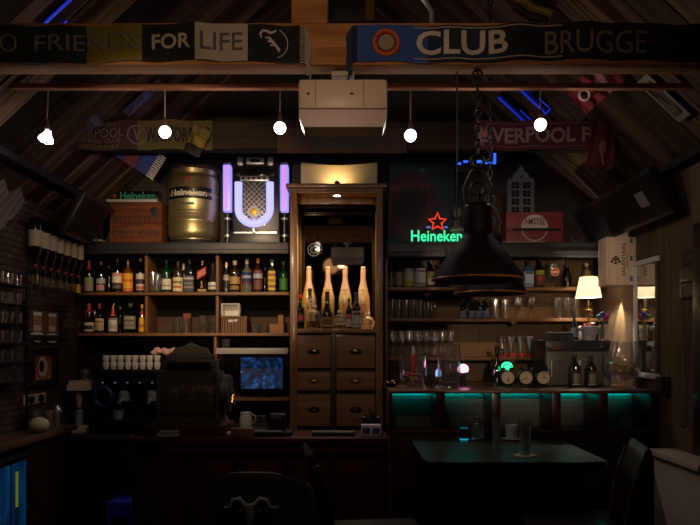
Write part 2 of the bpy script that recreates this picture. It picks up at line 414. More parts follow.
hanging('scarf', 'red and white lettered scarf folded over the batten near the far right bulb', 'scarf', X(617, 3.72), 3.72, Z(66, 3.72), .17, .30, R(48), ['#8a2a30', '#b87a7c', '#9a3238', '#7a2026'], '#2a1214',
        lambda t: MB().torus((0, -.022, -.25), .028, .006, n=18, k=6).build('badge_ring', cloth('#d0b8b4'), t))
hanging('pennant', 'dark red pennant with pale emblem pinned under the roof beside the red far scarf', 'pennant', X(606, 4.36), 4.365, Z(122, 4.36), .16, .30, R(8), ['#4e0f12', '#4e0f12'], None,
        lambda t: MB().ball((0, -.012, -.17), .05, (.5, .15, 1)).tube([(0, -.012, -.2), (.02, -.012, -.28)], .008, 6).build('emblem', cloth('#7a4a44'), t))
hanging('flag', 'red and white striped flag pinned to the roof above the front scarf', 'flag', X(100, 4.0), 4.0, Z(-14, 4.0), .30, .22, R(-35), ['#7a3a3e', '#a89490', '#7a3a3e', '#a89490', '#7a3a3e'])
hanging('flag', 'black and yellow lettered flag pinned to the roof above the navy scarf', 'flag', X(548, 3.6), 3.6, Z(-22, 3.6), .2, .24, R(25), ['#191610', '#7a6a2a', '#191610', '#7a6a2a', '#191610'])
t = hanging('pennant', 'oval badge pennant hanging beside the tilted bulb', 'pennant', X(62, 4.2), 4.2, Z(84, 4.2), .12, .18, R(20), ['#201a28', '#2b2233'], None,
        lambda t: (MB().torus((0, -.015, -.1), .05, .008, n=22, k=6, sc=(.75, 1)).build('badge_ring', cloth('#9a948c'), t), MB().ball((0, -.012, -.1), .035, (.8, .2, 1)).build('badge_face', cloth('#7a4a44'), t)))
hanging('scarf', 'pale lilac scarf end drooping between the badge pennant and the match scarf', 'scarf', X(78, 4.3), 4.3, Z(92, 4.3), .1, .25, R(-28), ['#3a3648', '#4a4458'], None)

def roofpt(px, py):
    k, m = (px - VX) / F, (VY - py) / F; Y = (APEX - EYE - .06) / (m + SLOPE * abs(k)); return k * Y, Y
def on_roof(name, label, cat, px0, Yc, dn, wid, col, build):
    """flat item lying on the roof slope: local x down the slope, local y along the room, z into the room"""
    sgn = 1 if px0 > 0 else -1
    x = px0; t = thing(name, label, cat)
    ang = math.atan2(SLOPE, 1)
    if sgn > 0: M = Matrix.Translation((x, Yc, roofz(x) - .058)) @ Matrix.Rotation(ang, 4, 'Y') @ Matrix.Rotation(PI, 4, 'X')
    else: M = Matrix.Translation((x, Yc, roofz(x) - .058)) @ Matrix.Rotation(PI, 4, 'Z') @ Matrix.Rotation(ang, 4, 'Y') @ Matrix.Rotation(PI, 4, 'X')
    t.matrix_world = M @ Matrix.Scale(.72, 4) if cat == 'picture' else M; build(t); return t
def picture_board(mats):
    def f(t):
        MB().lohi((-.22, -.09, 0), (.22, .09, .012), .003).build('board', mats[0], t)
        MB().lohi((-.17, -.06, .0125), (.17, .06, .016)).build('print', mats[1], t)
    return f
on_roof('picture_board', 'blue and white printed board fixed to the sloping planks left of the second bulb', 'picture', *roofpt(143, 98), 0, 0, 0,
    picture_board((paint('#3c3848'), ramp_mat('blue_print', 'noise', [(.35, '#1c2a6e'), (.5, '#6a6a8a'), (.6, '#2a2440')], (9, 14, 9)))))
on_roof('picture_board', 'cream board with a small dark picture nailed to the right roof slope', 'picture', *roofpt(664, 98), 0, 0, 0,
    picture_board((paint('#7c7060'), ramp_mat('dark_print', 'noise', [(.4, '#1a1512'), (.6, '#5a4a3a')], (14, 14, 14)))))
def reflection_rect(l, w, m):
    def f(t):
        MB().lohi((-l, -w, 0), (l, w, .01)).build('backing_plate', mat('dark_plate', '#14121c', .15), t)
        MB().tube([(-l, -w, .018), (l, -w, .018)], .007, 8).build('blue_tube', m, t)
        MB().tube([(l, -w, .018), (l, w, .018)], .005, 8).build('blue_tube', m, t)
        MB().tube([(l * .9, w, .018), (l * .2, w, .018)], .004, 8).build('blue_tube', m, t)
    return f
BLUE_REFL = emit('blue_reflection_glow', '#1c34e0', .55)  # blue reflections on the roof, put in as glowing edges on plates
for (px, Yc, l, lab) in ((*roofpt(517, 108), .16, 'blue reflection on the roof planks built as a glowing-edged plate, the lower of the pair'), (*roofpt(536, 97), .13, 'blue reflection on the roof planks built as a glowing-edged plate, nearer the last round bulb'),
                         (*roofpt(64, 10), .13, 'blue reflection on the roof above the green scarf end, built as a glowing-edged plate')):
    on_roof('reflection_strip', lab, 'reflection', px, Yc, 0, 0, 0, reflection_rect(l, .05, BLUE_REFL))
# boards nailed over the right roof and bark slabs on the left wall
for k, (yy, lab) in enumerate(((4.12, 'bark-edged slab on the left wall, nearer the shade of the black screen'), (3.92, 'bark-edged slab on the left wall at the picture edge'))):
    mb = MB(); n = 14
    pts = []
    for i in range(n + 1): pts.append((-.3 + .6 * i / n, -.055 + random.uniform(-.012, .012)))
    for i in range(n, -1, -1): pts.append((-.3 + .6 * i / n, .055 + random.uniform(-.012, .012)))
    mb.prism(pts, -.014, .014)
    o = mb.build('bark_slab', wood('bark_slab_wood', '#4e4238', '#8d8074', .8, axis=0, scale=9), None)
    o.matrix_world = Matrix.Translation((LX + .03, yy, 2.28)) @ Matrix.Rotation(R(90), 4, 'Z') @ Matrix.Rotation(R(-38), 4, 'Y')
    tag(o, lab, 'wooden slab')

# black screens slung under both eaves
def tv(label, top, bot, y0, y1, side):
    t = thing('tv', label, 'television', ((top[0] + bot[0]) / 2, (y0 + y1) / 2, (top[1] + bot[1]) / 2))
    cx, cz = (top[0] + bot[0]) / 2, (top[1] + bot[1]) / 2
    d = Vector((top[0] - bot[0], 0, top[1] - bot[1])); h = d.length; a = math.atan2(d.x, d.z)
    rot = Matrix.Rotation(a, 3, 'Y')
    MB().box((0, 0, 0), (.05, y1 - y0, h), rot, .008).build('housing', BLACK, t)
    off = rot @ Vector((-side * .0265, 0, 0))
    MB().box(off, (.003, y1 - y0 - .06, h - .05), rot).build('screen', GBLK, t)
    arm = rot @ Vector((side * .06, 0, h * .15))
    MB().cyl(rot @ Vector((side * .02, 0, 0)), arm, .03).build('wall_bracket', DKMET, t)
    return t
tv('large black screen slung under the left eave above the optics', (-1.80, 2.54), (-1.955, 2.26), 4.58, 5.08, -1)
tvr = tv('large black screen slung under the right eave above the wine box', (1.77, 2.55), (1.93, 2.29), 4.0, 5.22, 1)
# paper notice stuck on it
nt_ = MB().box((0, 0, 0), (.003, .12, .10), Matrix.Rotation(math.atan2(-.16, .26), 3, 'Y')).build('notice', paper('#7d7a74'), tvr, (-.026, -.36, -.012))

# ------------------------------------------------------------------ shelving
SY = 5.30
def shelf_unit_left():
    x0, x1 = -2.138, -.475
    t = thing('shelving_unit', 'wide oak back-bar shelving under the gin crate, keg and jukebox', 'shelf', ((x0 + x1) / 2, SY, 0)); ox = (x0 + x1) / 2
    def P(nm, lo, hi, m, bev=.003): return MB().lohi((lo[0] - ox, lo[1] - SY, lo[2]), (hi[0] - ox, hi[1] - SY, hi[2]), bev).build(nm, m, t)
    P('back_panel', (x0, 5.585, .8655), (x1, 5.61, 2.264), wood('near_black_back_boards', '#090605', '#100a08', .7, axis=2), 0)  # shade behind the shelves painted in as near black
    P('back_panel', (x0 + .53, 5.575, 1.60), (x1, 5.584, 1.73), wood('lit_back_board', '#4a382e', '#5c463a', .6), 0)  # light on the lower back painted in as a paler strip
    for z in (1.913, 1.594): P('shelf', (x0 + .0115, SY, z - .024), (x1, 5.5845, z), OAK)
    P('shelf', (X(216, SY), SY, Z(401, SY)), (x1, 5.585, Z(398, SY)), OAK)
    for px, z0 in ((146, 1.594), (217, 1.0)):
        P('divider', (X(px, SY) - .011, SY + .004, 1.594), (X(px, SY) + .011, 5.585, 1.883), OAKV)
        P('divider', (X(px, SY) - .011, SY + .004, 1.913), (X(px, SY) + .011, 5.585, 2.2), OAKV)
    P('divider', (X(215, SY) - .011, SY + .004, .8655), (X(215, SY) + .011, 5.585, 1.564), OAKV)
    P('side_panel', (x0, SY, .8655), (x0 + .011, 5.5845, 2.264), DARKW)
    P('cornice', (x0 + .002, SY - .05, 2.205), (x1, SY - .001, 2.295), mat('charcoal_cornice', '#1c1b1c', .45, var=.15), .008); P('top_board', (x0, SY - .0005, 2.265), (x1, 5.61, 2.295), BLACK)
    P('cornice_lip', (x0, SY - .062, 2.235), (x1, SY - .051, 2.25), mat('charcoal_cornice', '#1c1b1c', .45), .003)
    P('light_pelmet', (X(216, 5.2), 5.2, Z(354, 5.2)), (x1, 5.299, Z(348, 5.2)), mat('grey_pelmet', '#a39f9a', .4), .004)
shelf_unit_left()
def shelf_unit_right():
    x0, x1 = .275, 2.0
    t = thing('shelving_unit', 'oak glass shelving behind the pendants and the neon sign', 'shelf', ((x0 + x1) / 2, SY, 0)); ox = (x0 + x1) / 2
    def P(nm, lo, hi, m, bev=.003): return MB().lohi((lo[0] - ox, lo[1] - SY, lo[2]), (hi[0] - ox, hi[1] - SY, hi[2]), bev).build(nm, m, t)
    P('back_panel', (x0, 5.585, 1.2065), (x1, 5.61, 2.264), wood('back_boards', '#4a341c', '#664a28', .55, axis=2), 0)
    for z, xe in ((1.952, x1), (1.710, x1), (1.406, 1.515)): P('shelf', (x0 + .02, SY, z - .026), (xe, 5.585, z), OAK)
    for za, zb in ((1.71, 1.81), (1.406, 1.52)): P('back_rail', (X(437, SY), 5.565, za), (1.99 if za > 1.5 else 1.51, 5.584, zb), wood('pale_back_rail', '#7c5c34', '#967242', .5), 0)
    for px, z in ((514, 1.684), (513, 1.38)): P('bracket', (X(px, SY) - .02, SY + .002, z - .018), (X(px, SY) + .02, SY + .05, z - .0005), OAK)
    P('side_panel', (x0, SY - .01, 1.2065), (x0 + .02, 5.5845, 2.179), OAKV)
    P('cornice', (x0, SY - .05, 2.18), (x1, SY - .011, 2.295), mat('charcoal_cornice', '#1c1b1c', .45), .008); P('top_board', (x0, SY - .0105, 2.265), (x1, 5.61, 2.295), BLACK)
    P('cornice_lip', (x0, SY - .062, 2.215), (x1, SY - .051, 2.232), mat('charcoal_cornice', '#1c1b1c', .45), .003)
shelf_unit_right()

# back counter on the right with teal-lit niches
CY = 4.42
t = thing('back_counter', 'dark red back counter with five teal-lit niches below the glass shelves', 'counter', (1.14, CY, 0))
def P(nm, lo, hi, m, bev=.003, par=None): return MB().lohi((lo[0] - 1.14, lo[1] - CY, lo[2]), (hi[0] - 1.14, hi[1] - CY, hi[2]), bev).build(nm, m, par or t)
cx0, cx1 = .275, 2.0
P('countertop', (cx0 - .02, CY - .03, 1.187), (cx1, 5.585, 1.206), wood('counter_top_wood', '#3a2114', '#57341f', .35, coat=.3), .004)
P('lower_case', (cx0, CY, 0), (cx1, 5.58, .94), REDW)
P('niche_back', (cx0, CY + .30, .94), (cx1, CY + .32, 1.1865), wood('niche_board', '#5c5850', '#6c675e', .5), 0)
P('bottom_rail', (cx0, CY - .012, .93), (cx1, CY - .0005, .95), OAKD)
TEAL = emit('teal_led', '#00d8ec', .2)
nich = [(388.7, 436), (445, 492), (500.7, 552), (561, 599), (608, 651)]
edges = [cx0] + [((nich[i][1] + nich[i + 1][0]) / 2) for i in range(4)]
prev = cx0
for i, (a, b) in enumerate(nich):
    xa = X(a, CY); P('niche_divider', (prev, CY, .9405), (xa, CY + .299, 1.1865), REDW); prev = X(b, CY)
P('niche_divider', (prev, CY, .9405), (cx1, CY + .299, 1.1865), REDW)
for a, b in nich:
    P('led_strip', (X(a, CY) + .01, CY + .277, 1.176), (X(b, CY) - .01, CY + .289, 1.185), TEAL, 0)

# ------------------------------------------------------------------ tall display cabinet
KY = 5.10
kx0, kx1 = X(290, KY), X(383, KY); kc = (kx0 + kx1) / 2
t = thing('display_cabinet', 'tall lit oak cabinet with six drawers and gold bottles in its open niche', 'cabinet', (kc, KY, 0))
def K(nm, lo, hi, m, bev=.003, par=None): return MB().lohi((lo[0] - kc, lo[1] - KY, lo[2]), (hi[0] - kc, hi[1] - KY, hi[2]), bev).build(nm, m, par or t)
zt, zf = Z(190, KY), 1.62
K('post', (kx0, KY, 0), (X(297, KY), KY + .04, zt), CABW); K('post', (X(376, KY), KY, 0), (kx1, KY + .04, zt), CABW)
SIDEW = wood('lit_tone_inner_oak', '#b08c54', '#d0ac70', .45, axis=2)  # oak paled to carry the niche light in its colour
K('side_panel', (kx0 + .012, KY + .041, 0), (kx0 + .03, 5.55, zt), SIDEW); K('side_panel', (kx1 - .03, KY + .041, 0), (kx1 - .012, 5.55, zt), SIDEW)
K('back_board', (kx0 + .012, 5.551, 0), (kx1 - .012, 5.57, zt), DARKW)
K('mirror', (kx0 + .035, 5.535, zf + .01), (kx1 - .035, 5.549, zt - .05), mat('smoky_mirror_glass', '#5a524a', .03, 1.), 0)
K('header', (X(297, KY), KY, Z(193, KY)), (X(376, KY), KY + .025, zt), CABW)
K('inner_header', (kx0 + .031, KY + .25, Z(204, KY + .25)), (kx1 - .031, KY + .27, Z(196, KY + .25)), CABW)
K('top', (kx0, KY, zt), (kx1, 5.57, zt + .012), CABW)
mb = MB(); pr = [(0, 0), (-.018, .008), (-.022, .024), (-.034, .034), (-.036, .05), (0, .05)]
K('crown', (kx0 - .03, KY - .035, zt + .0125), (kx1 + .03, 5.57, zt + .045), CABW, .012)
K('niche_floor', (kx0 + .031, KY + .002, zf - .03), (kx1 - .031, 5.534, zf), CABW)
K('carcass', (kx0 + .031, KY + .03, .05), (kx1 - .031, 5.5, zf - .04), DARKW)
K('mid_post', (X(331, KY), KY + .002, .05), (X(336, KY), KY + .029, zf - .031), DARKW)
K('plinth', (kx0 + .0305, KY + .005, 0), (kx1 - .0305, KY + .029, .5), DARKW)
for (xa, xb) in ((292.5, 330.5), (336.5, 375)):
    for (ya, yb) in ((336.5, 368), (372, 390.5), (394.5, 426)):
        lo, hi = (X(xa, KY) + .0, KY - .006, Z(yb, KY)), (X(xb, KY), KY + .018, Z(ya, KY))
        lo = (max(lo[0], X(297, KY) + .002 if xa < 300 else lo[0]), *lo[1:]); hi = (min(hi[0], X(376, KY) - .002), *hi[1:])
        d = K('drawer', (lo[0], KY - .004, lo[2]), (hi[0], KY + .018, hi[2]), DRAWF, .004)
        ccx, ccz = (lo[0] + hi[0]) / 2 - kc, (lo[2] + hi[2]) / 2
        h = MB()   # cup pull: half-dome open below with a back flange
        for i in range(9):
            pass
        rings = []
        for j in range(6):
            a = PI / 2 * j / 5; ring = []
            for i in range(13):
                b = PI * i / 12; ring.append(h.bm.verts.new((ccx + .038 * math.cos(b) * math.cos(a), -.006 - .024 * math.sin(a), ccz + .022 * math.sin(b) * math.cos(a) * 1.0 + .0)))
            rings.append(ring)
        for A, B in zip(rings, rings[1:]):
            for i in range(12):
                h.bm.faces.new((A[i], A[i + 1], B[i + 1], B[i]))
        h.prism([(ccx - .048, ccz - .003), (ccx - .04, ccz + .012), (ccx - .02, ccz + .026), (ccx + .02, ccz + .026), (ccx + .04, ccz + .012), (ccx + .048, ccz - .003), (ccx + .03, ccz - .012), (ccx - .03, ccz - .012)], -.0065, -.004)
        h.build('cup_pull', BRASS if 371 < ya < 380 else mat('dark_bronze', '#3a3022', .35, .9), d)
# lit cream board standing on the crown, and its clip spot
CZ = zt + .0455
t = MB(); n = 20; pts = [(-.305, 0), (.305, 0)] + [(.305 - .61 * k / n, .255 - .022 * math.sin(PI * k / n)) for k in range(n + 1)]
o = t.prism(pts, 0, .015).build('cream_board', mat('cream_board_paint', '#cdb98e', .6, var=.06, vscale=5), None, (X(339, 5.42), 5.45, CZ))
tag(o, 'cream painted board lit from below on the cabinet crown', 'board')
t = thing('clip_spotlight', 'small black clip spotlight on the cabinet crown', 'lamp', (X(337, 5.24), 5.24, CZ))
MB().lathe([(.03, 0), (.03, .008), (.008, .012), (.006, .02), (0, .02)], 16).build('base', MBLK, t)
MB().tube([(-.02, 0, .02), (-.025, 0, .04), (0, 0, .06), (.025, 0, .04), (.02, 0, .02), (-.02, 0, .02)], .003, 6).build('yoke', MBLK, t)
MB().cyl((0, -.012, .028), (0, .02, .044), .014, .018, 14).build('head', MBLK, t)
# downlight inside
o = MB().lathe([(.0, 0), (.03, 0), (.034, .006), (.034, .012), (0, .012)], 20).build('downlight', CHROME, None, (X(337, 5.24), 5.24, zt - .0125))
tag(o, 'small round downlight lit in the cabinet ceiling', 'lamp')
MB().lathe([(0, -.001), (.027, -.001), (.027, .0), (0, .0)], 18).build('lens', emit('downlight_lens', '#fff4ec', 8.), o)
# round ornament on the mirror
o = thing('round_ornament', 'pale filigree disc hung on the cabinet mirror', 'ornament', (X(314, 5.52), 5.52, Z(256, 5.52)))
mb = MB().torus((0, 0, .05), .05, .004, n=24, k=6).torus((0, 0, .05), .028, .003, n=20, k=6)
for k in range(8): a = k * PI / 4; mb.tube([(.012 * math.cos(a), 0, .05 + .012 * math.sin(a)), (.05 * math.cos(a), 0, .05 + .05 * math.sin(a))], .0025, 5)
mb.build('filigree', paint('#3c3936'), o)

# ------------------------------------------------------------------ bottles and glasses
def prof(style, r, H):
    if style == 'std':   # straight sides, round shoulder, slim neck
        return [(r * .9, 0), (r, .01), (r, .60 * H), (r * .93, .66 * H), (r * .6, .72 * H), (r * .32, .78 * H), (r * .27, .94 * H), (r * .33, .945 * H), (r * .33, H)]
    if style == 'wine':
        return [(r * .9, 0), (r, .01), (r, .56 * H), (r * .95, .62 * H), (r * .6, .70 * H), (r * .4, .76 * H), (r * .36, .94 * H), (r * .4, .945 * H), (r * .4, H)]
    if style == 'champ':
        return [(r * .92, 0), (r, .012), (r, .46 * H), (r * .96, .52 * H), (r * .78, .60 * H), (r * .52, .70 * H), (r * .36, .79 * H), (r * .32, .92 * H), (r * .37, .93 * H), (r * .37, .97 * H), (r * .3, H)]
    if style == 'burg':
        return [(r * .92, 0), (r, .012), (r, .38 * H), (r * .9, .46 * H), (r * .62, .58 * H), (r * .4, .70 * H), (r * .34, .95 * H), (r * .39, .955 * H), (r * .39, H)]
    if style == 'squat':
        return [(r * .92, 0), (r, .01), (r, .62 * H), (r * .9, .72 * H), (r * .42, .78 * H), (r * .34, .82 * H), (r * .34, .93 * H), (r * .4, .935 * H), (r * .4, H)]
    if style == 'cone':
        return [(r * .95, 0), (r, .01), (r * .93, .34 * H), (r * .8, .55 * H), (r * .5, .70 * H), (r * .36, .78 * H), (r * .34, .95 * H), (r * .38, H)]
def rad_at(p, z):
    for (r0, z0), (r1, z1) in zip(p, p[1:]):
        if z0 <= z <= z1 and z1 > z0: return r0 + (r1 - r0) * (z - z0) / (z1 - z0)
    return p[-1][0]
def bottle(label, loc, H, W, style='std', body=None, cap='#222222', capf=(.9, 1.0), lab=None, bands=(), sq=0, group=None, pour=None, cat='bottle', liquid=None):
    """lab: (z0,z1,colour) on the front; bands: further (z0,z1,colour,name) round the glass"""
    t = thing('bottle', label, cat, loc, group=group)
    p = prof(style, W / 2, H)
    mb = MB(); mb.lathe(p, 20, sq=sq); mb.build('glass_body', body, t)
    if liquid:
        lv, lm = liquid
        q = [(max(.002, r - .003), z + .003) for r, z in p if z < lv * H]; q.append((max(.002, rad_at(p, lv * H) - .003), lv * H))
        MB().lathe(q, 18, sq=sq).build('liquid', lm, t)
    def band(z0, z1, m, nm, gap, arc_=R(80)):
        zs = [z0 + (z1 - z0) * k / 4 for k in range(5)]
        pr = [(rad_at(p, z * H) + gap, z * H) for z in zs]
        return OMB().lathe(pr, 18, sq=sq, a0=-PI / 2 - arc_, a1=-PI / 2 + arc_).build(nm, m, t)
    lo = None
    if lab: lo = band(lab[0], lab[1], paper(lab[2]) if isinstance(lab[2], str) else lab[2], 'paper_label', .0012)
    for k, b in enumerate(bands):
        o = band(b[0], b[1], paper(b[2]) if isinstance(b[2], str) else b[2], 'label_band', .0022 + .0006 * k, R(min(b[3], 62)) if len(b) > 3 else R(78))
        if lo: o.parent = lo
    if cap:
        z0, z1 = capf[0] * H, capf[1] * H; m = cap if not isinstance(cap, str) else paint(cap)
        pr = [(rad_at(p, z0 + (z1 - z0) * k / 5) + .0016, z0 + (z1 - z0) * k / 5) for k in range(6)]
        pr += [(pr[-1][0] * .9, z1 + .004), (0.0005, z1 + .005)]
        MB().lathe(pr, 16, sq=0).build('cap', m, t)
    if pour:
        MB().tube([(0, 0, H), (0, 0, H + .02), (.012, 0, H + .045)], [.006, .005, .004], 8).build('pourer', paint(pour), t)
    return t
SB = 5.43     # row depth on the back shelves
Z1, Z2 = 1.914, 1.595
def bx(px, ytop, wpx, zb, label, Y=SB, **k):
    return bottle(label, (X(px, Y), Y, zb), Z(ytop, Y) - zb, U(wpx, Y), **k)
UP, LO = Z1, Z2
# upper shelf, left bay under the gin crate
bx(89, 261, 9, UP, 'dark bottle with red neck foil and patterned label, first below the gin crate', body=DARKB, cap='#a02a24', capf=(.72, 1), lab=(.06, .48, '#8f9a72'), bands=((.1, .3, '#b98a80', 50),))
bx(101, 262, 9, UP, 'black bottle with purple cap and white over crimson label below the gin crate', body=DARKB, cap='#5a3044', lab=(.3, .46, '#a9a4a0'), bands=((.08, .26, '#c0868c', 60),))
bx(117.5, 259, 10, UP, 'black cream-liqueur bottle with red-rimmed oval label', style='squat', body=DARKB, cap='#1a1414', lab=(.28, .58, '#c98a78'), bands=((.31, .48, '#d8cfae', 60), (.12, .24, '#55504a', 70)))
bx(128, 261, 10, UP, 'orange-yellow labelled bottle with gold cap, brightest in the bay below the gin crate', body=mat('yellow_wrapped_glass', '#6e4208', .25, coat=.4), cap=BRASS, lab=(.06, .60, '#e8a21c'), bands=((.34, .42, '#c8641a'), (.08, .14, '#c8641a')))
bx(140.5, 259, 8.5, UP, 'slim black bottle with white and red banded label beside the first divider', body=DARKB, cap='#b08a4a', capf=(.93, 1), lab=(.08, .56, '#cfc5b6'), bands=((.1, .2, '#b8604c'), (.26, .4, '#3a2620')))
# middle bay
bx(166.5, 260, 9.5, UP, 'emerald green whiskey bottle with white lower label below the steel keg', body=mat('emerald_glass', '#083812', .08, coat=.5, emit=None), cap='#16281a', lab=(.10, .42, '#d9d4c6'), bands=((.2, .24, '#8a8678', 60),))
bx(178, 262, 10, UP, 'clear bourbon bottle with large cream label and red writing below the keg', body=mat('pale_spirit_glass', '#33291c', .08, coat=.6), cap='#1c1a18', style='squat', lab=(.05, .5, '#e0d3a4'), bands=((.16, .22, '#b84a3a', 50), (.3, .38, '#8a7a54', 60)))
bx(183.5, 264, 7, UP, 'bottle with cream cap standing behind the cream-labelled bourbon', Y=5.53, body=CLEARL, cap='#d8c9a0', capf=(.8, 1))
bx(189.5, 260, 11, UP, 'square bottle with black label and black cap in the middle bay', style='squat', sq=6, body=mat('dim_spirit_glass', '#1c1b1a', .08, coat=.6), cap='#0e0e0e', lab=(.04, .52, '#4a4a4c'), bands=((.40, .46, '#b8b4ae', 55), (.14, .2, '#8a8886', 55), (.26, .3, '#8a8886', 45)))
o = bx(202.5, 261.5, 9.5, UP, 'square whisky bottle with slanted red label and gold cap', style='squat', sq=6, body=BROWNB, cap=BRASS, capf=(.9, 1), lab=(.04, .12, '#b89a5a'))
mb = MB(); h_ = .29; w_ = U(9.5, SB); q_ = -w_ / 2 * .9 - .003
mb.prism([(-w_ * .46, h_ * .36), (w_ * .46, h_ * .50), (w_ * .46, h_ * .72), (-w_ * .46, h_ * .58)], q_ - .0015, q_); s_ = mb.build('slanted_label', paper('#c03a28'), o)
MB().prism([(-w_ * .4, h_ * .43), (w_ * .4, h_ * .56), (w_ * .4, h_ * .585), (-w_ * .4, h_ * .455)], q_ - .0025, q_ - .0017).prism([(-w_ * .38, h_ * .5), (w_ * .36, h_ * .625), (w_ * .36, h_ * .645), (-w_ * .38, h_ * .52)], q_ - .0025, q_ - .0017).build('label_band', paper('#e0c8b0'), s_)
mb = MB(); mb.ball((0, q_, h_ * .30), .006, (1, .3, 1), 8); mb.tube([(0, q_, h_ * .28), (0, q_, h_ * .2)], .005, 6); mb.tube([(0, q_, h_ * .2), (-.007, q_, h_ * .13)], .003, 6); mb.tube([(0, q_, h_ * .2), (.009, q_, h_ * .135)], .003, 6)
mb.build('walking_figure', paint('#c8a860'), o)
bx(213, 264, 9.5, UP, 'clear round-shouldered bottle with low white label beside the second divider', style='burg', body=CLEARL, cap='#202020', lab=(.12, .36, '#dcd8cc'), bands=((.2, .26, '#8a8a86', 50),))
# right bay under the jukebox
bx(226.5, 263, 7.5, UP, 'conical clear bottle with copper cap, first in the bay below the jukebox', style='cone', body=CLEARL, cap=COPPER, capf=(.86, 1), lab=(.42, .6, '#a8a6a2'))
bx(235, 261, 10, UP, 'amber rum bottle with cork top and ornate pale emblem', style='squat', body=mat('amber_lit_glass', '#33200a', .08, coat=.6), cap='#c8b48a', capf=(.87, 1), lab=(.28, .5, '#b8955a'), bands=((.1, .22, '#9c7a3a', 60),))
bx(241, 275, 6, UP, 'small amber flask tucked behind the cork-topped rum', Y=5.53, style='squat', body=mat('honey_glass', '#c07a10', .08, coat=.6), cap='#4a3010')
bx(247, 260, 10.5, UP, 'frosted clear bottle with tall blue label below the jukebox', style='std', body=mat('frosted_glass', '#6c6d60', .2, coat=.3), cap='#b8b49a', capf=(.88, 1), lab=(.26, .62, '#24306a'), bands=((.44, .52, '#a8aab8', 50), (.26, .32, '#7a2c34', 50)))
bx(258, 259, 9.5, UP, 'rose-pink aperitif bottle with orange cap and silver shoulder label', style='std', body=ROSE, cap='#d08a4a', capf=(.88, 1), lab=(.42, .56, '#b0b4ba'), bands=((.1, .38, '#74463a', 80), (.58, .66, '#7a4438', 80)))
bx(272, 260, 8.5, UP, 'slim square bottle with bright yellow patterned label', style='squat', sq=6, body=mat('pale_yellow_spirit', '#33321a', .1, coat=.6), cap='#5a7a6a', lab=(.08, .66, '#d6b822'), bands=((.5, .58, '#8a5a2a', 60), (.16, .24, '#8a5a2a', 60), (.32, .42, '#a87a1c', 40)))
bx(283.5, 262, 8, UP, 'green labelled bottle half hidden by the display cabinet post', body=GREENB, cap='#2a4a20', lab=(.1, .46, '#3f7a24'))
bx(265, 268, 7, UP, 'dark bottle standing behind the gap between the rose and yellow bottles', Y=5.53, body=BROWNB, cap='#181410')
bx(109, 266, 8, UP, 'plain black bottle behind the bay below the gin crate', Y=5.53, body=DARKB, cap='#221a18')
# lower shelf, left bay
bx(89, 304, 10, LO, 'dark aperitif bottle with red neck and squat white-bordered label', style='squat', body=mat('red_dark_glass', '#26080a', .08, coat=.6), cap='#b03430', capf=(.72, 1), lab=(.06, .36, '#cfc8bc'), bands=((.12, .26, '#201c1c', 70),))
bx(95, 309, 8, LO, 'bottle with red and white neck behind the white-bordered aperitif label', Y=5.52, body=DARKB, cap='#c8a8a0', capf=(.7, .86), lab=(.5, .6, '#a03034'))
bx(99.5, 304, 9, LO, 'black bottle with twin red cap rings and cream label', body=DARKB, cap='#a83024', capf=(.84, 1), lab=(.1, .5, '#d0b88a'), bands=((.12, .3, '#b89a5c', 50), (.36, .42, '#8a6a3a', 50)))
bx(113, 309, 9, LO, 'black bottle with orange pourer and square white label', body=DARKB, cap='#c05a20', capf=(.7, 1), lab=(.07, .62, '#d0cabc'), bands=((.55, .6, '#5a544c', 60), (.3, .34, '#8a8478', 60), (.2, .24, '#8a8478', 60)), pour='#e09a40')
bx(130.5, 304, 12, LO, 'squat square dark bottle with grey label and wide stopper', style='squat', sq=6, body=DARKB, cap='#4a4640', capf=(.9, 1), lab=(.14, .58, '#8c8676'), bands=((.4, .46, '#4c483e', 45), (.24, .28, '#5c584c', 45)))
bx(142, 305, 6.5, LO, 'small yellow-labelled bottle with red neck beside the first divider', style='cone', body=mat('brown_red_glass', '#4a1410', .1, coat=.6), cap='#d09a2a', capf=(.88, 1), lab=(.05, .56, '#e0b41c'), bands=((.2, .32, '#c06a2c', 70), (.62, .8, '#a02a24', 80)))
bx(120, 306, 8, LO, 'plain black bottle behind the orange-pourer bottle', Y=5.53, body=DARKB, cap='#5a2a20')

# glasses: one mesh of each kind, then copies
def tumbler(r, H, nm='tumbler', taper=.88, m=None):
    return OMB().lathe([(.001, .004), (r * taper * .9, .004), (r * taper, 0), (r, H), (r - .0025, H), (r * taper - .003, .012), (.001, .012)], 18).build(nm, m or CLEAR)
def wineglass(r, H, nm='wine_glass'):
    return OMB().lathe([(r * .8, 0), (r * .78, .003), (.006, .008), (.004, .02), (.004, H * .42), (.01, H * .46), (r * .75, H * .56), (r, H * .72), (r * .82, H), (r * .80, H), (r * .97, H * .72), (r * .7, H * .575), (.002, H * .48)], 18).build(nm, CLEAR)
def place(proto, spots, label, cat, group):
    """first spot moves the proto; the rest are linked copies"""
    for k, s in enumerate(spots):
        loc, lab = (s[:3], s[3] if len(s) > 3 else label)
        o = proto if k == 0 else proto.copy()
        if k: COL.objects.link(o)
        o.location = loc; tag(o, lab, cat, group)
g = tumbler(.034, .155, 'beer_glass', .72)
place(g, [(X(153.5, 5.345), 5.345, UP, 'tall beer glass beside the first divider, next to the emerald bottle'), (X(158, 5.425), 5.425, UP, 'tall beer glass nearest the emerald green bottle')], '', 'glass', 'tall beer glasses beside the emerald bottle')
g = tumbler(.036, .125)
place(g, [(X(177.5, SB), SB, LO), (X(186, SB), SB, LO)], 'short clear tumbler standing before the orange-brown carton', 'glass', 'tumblers in front of the carton')
g = tumbler(.037, .07)
lv = []
for px in (203.5, 213):
    for k in range(2): lv.append((X(px, SB), SB, LO + k * .0715))
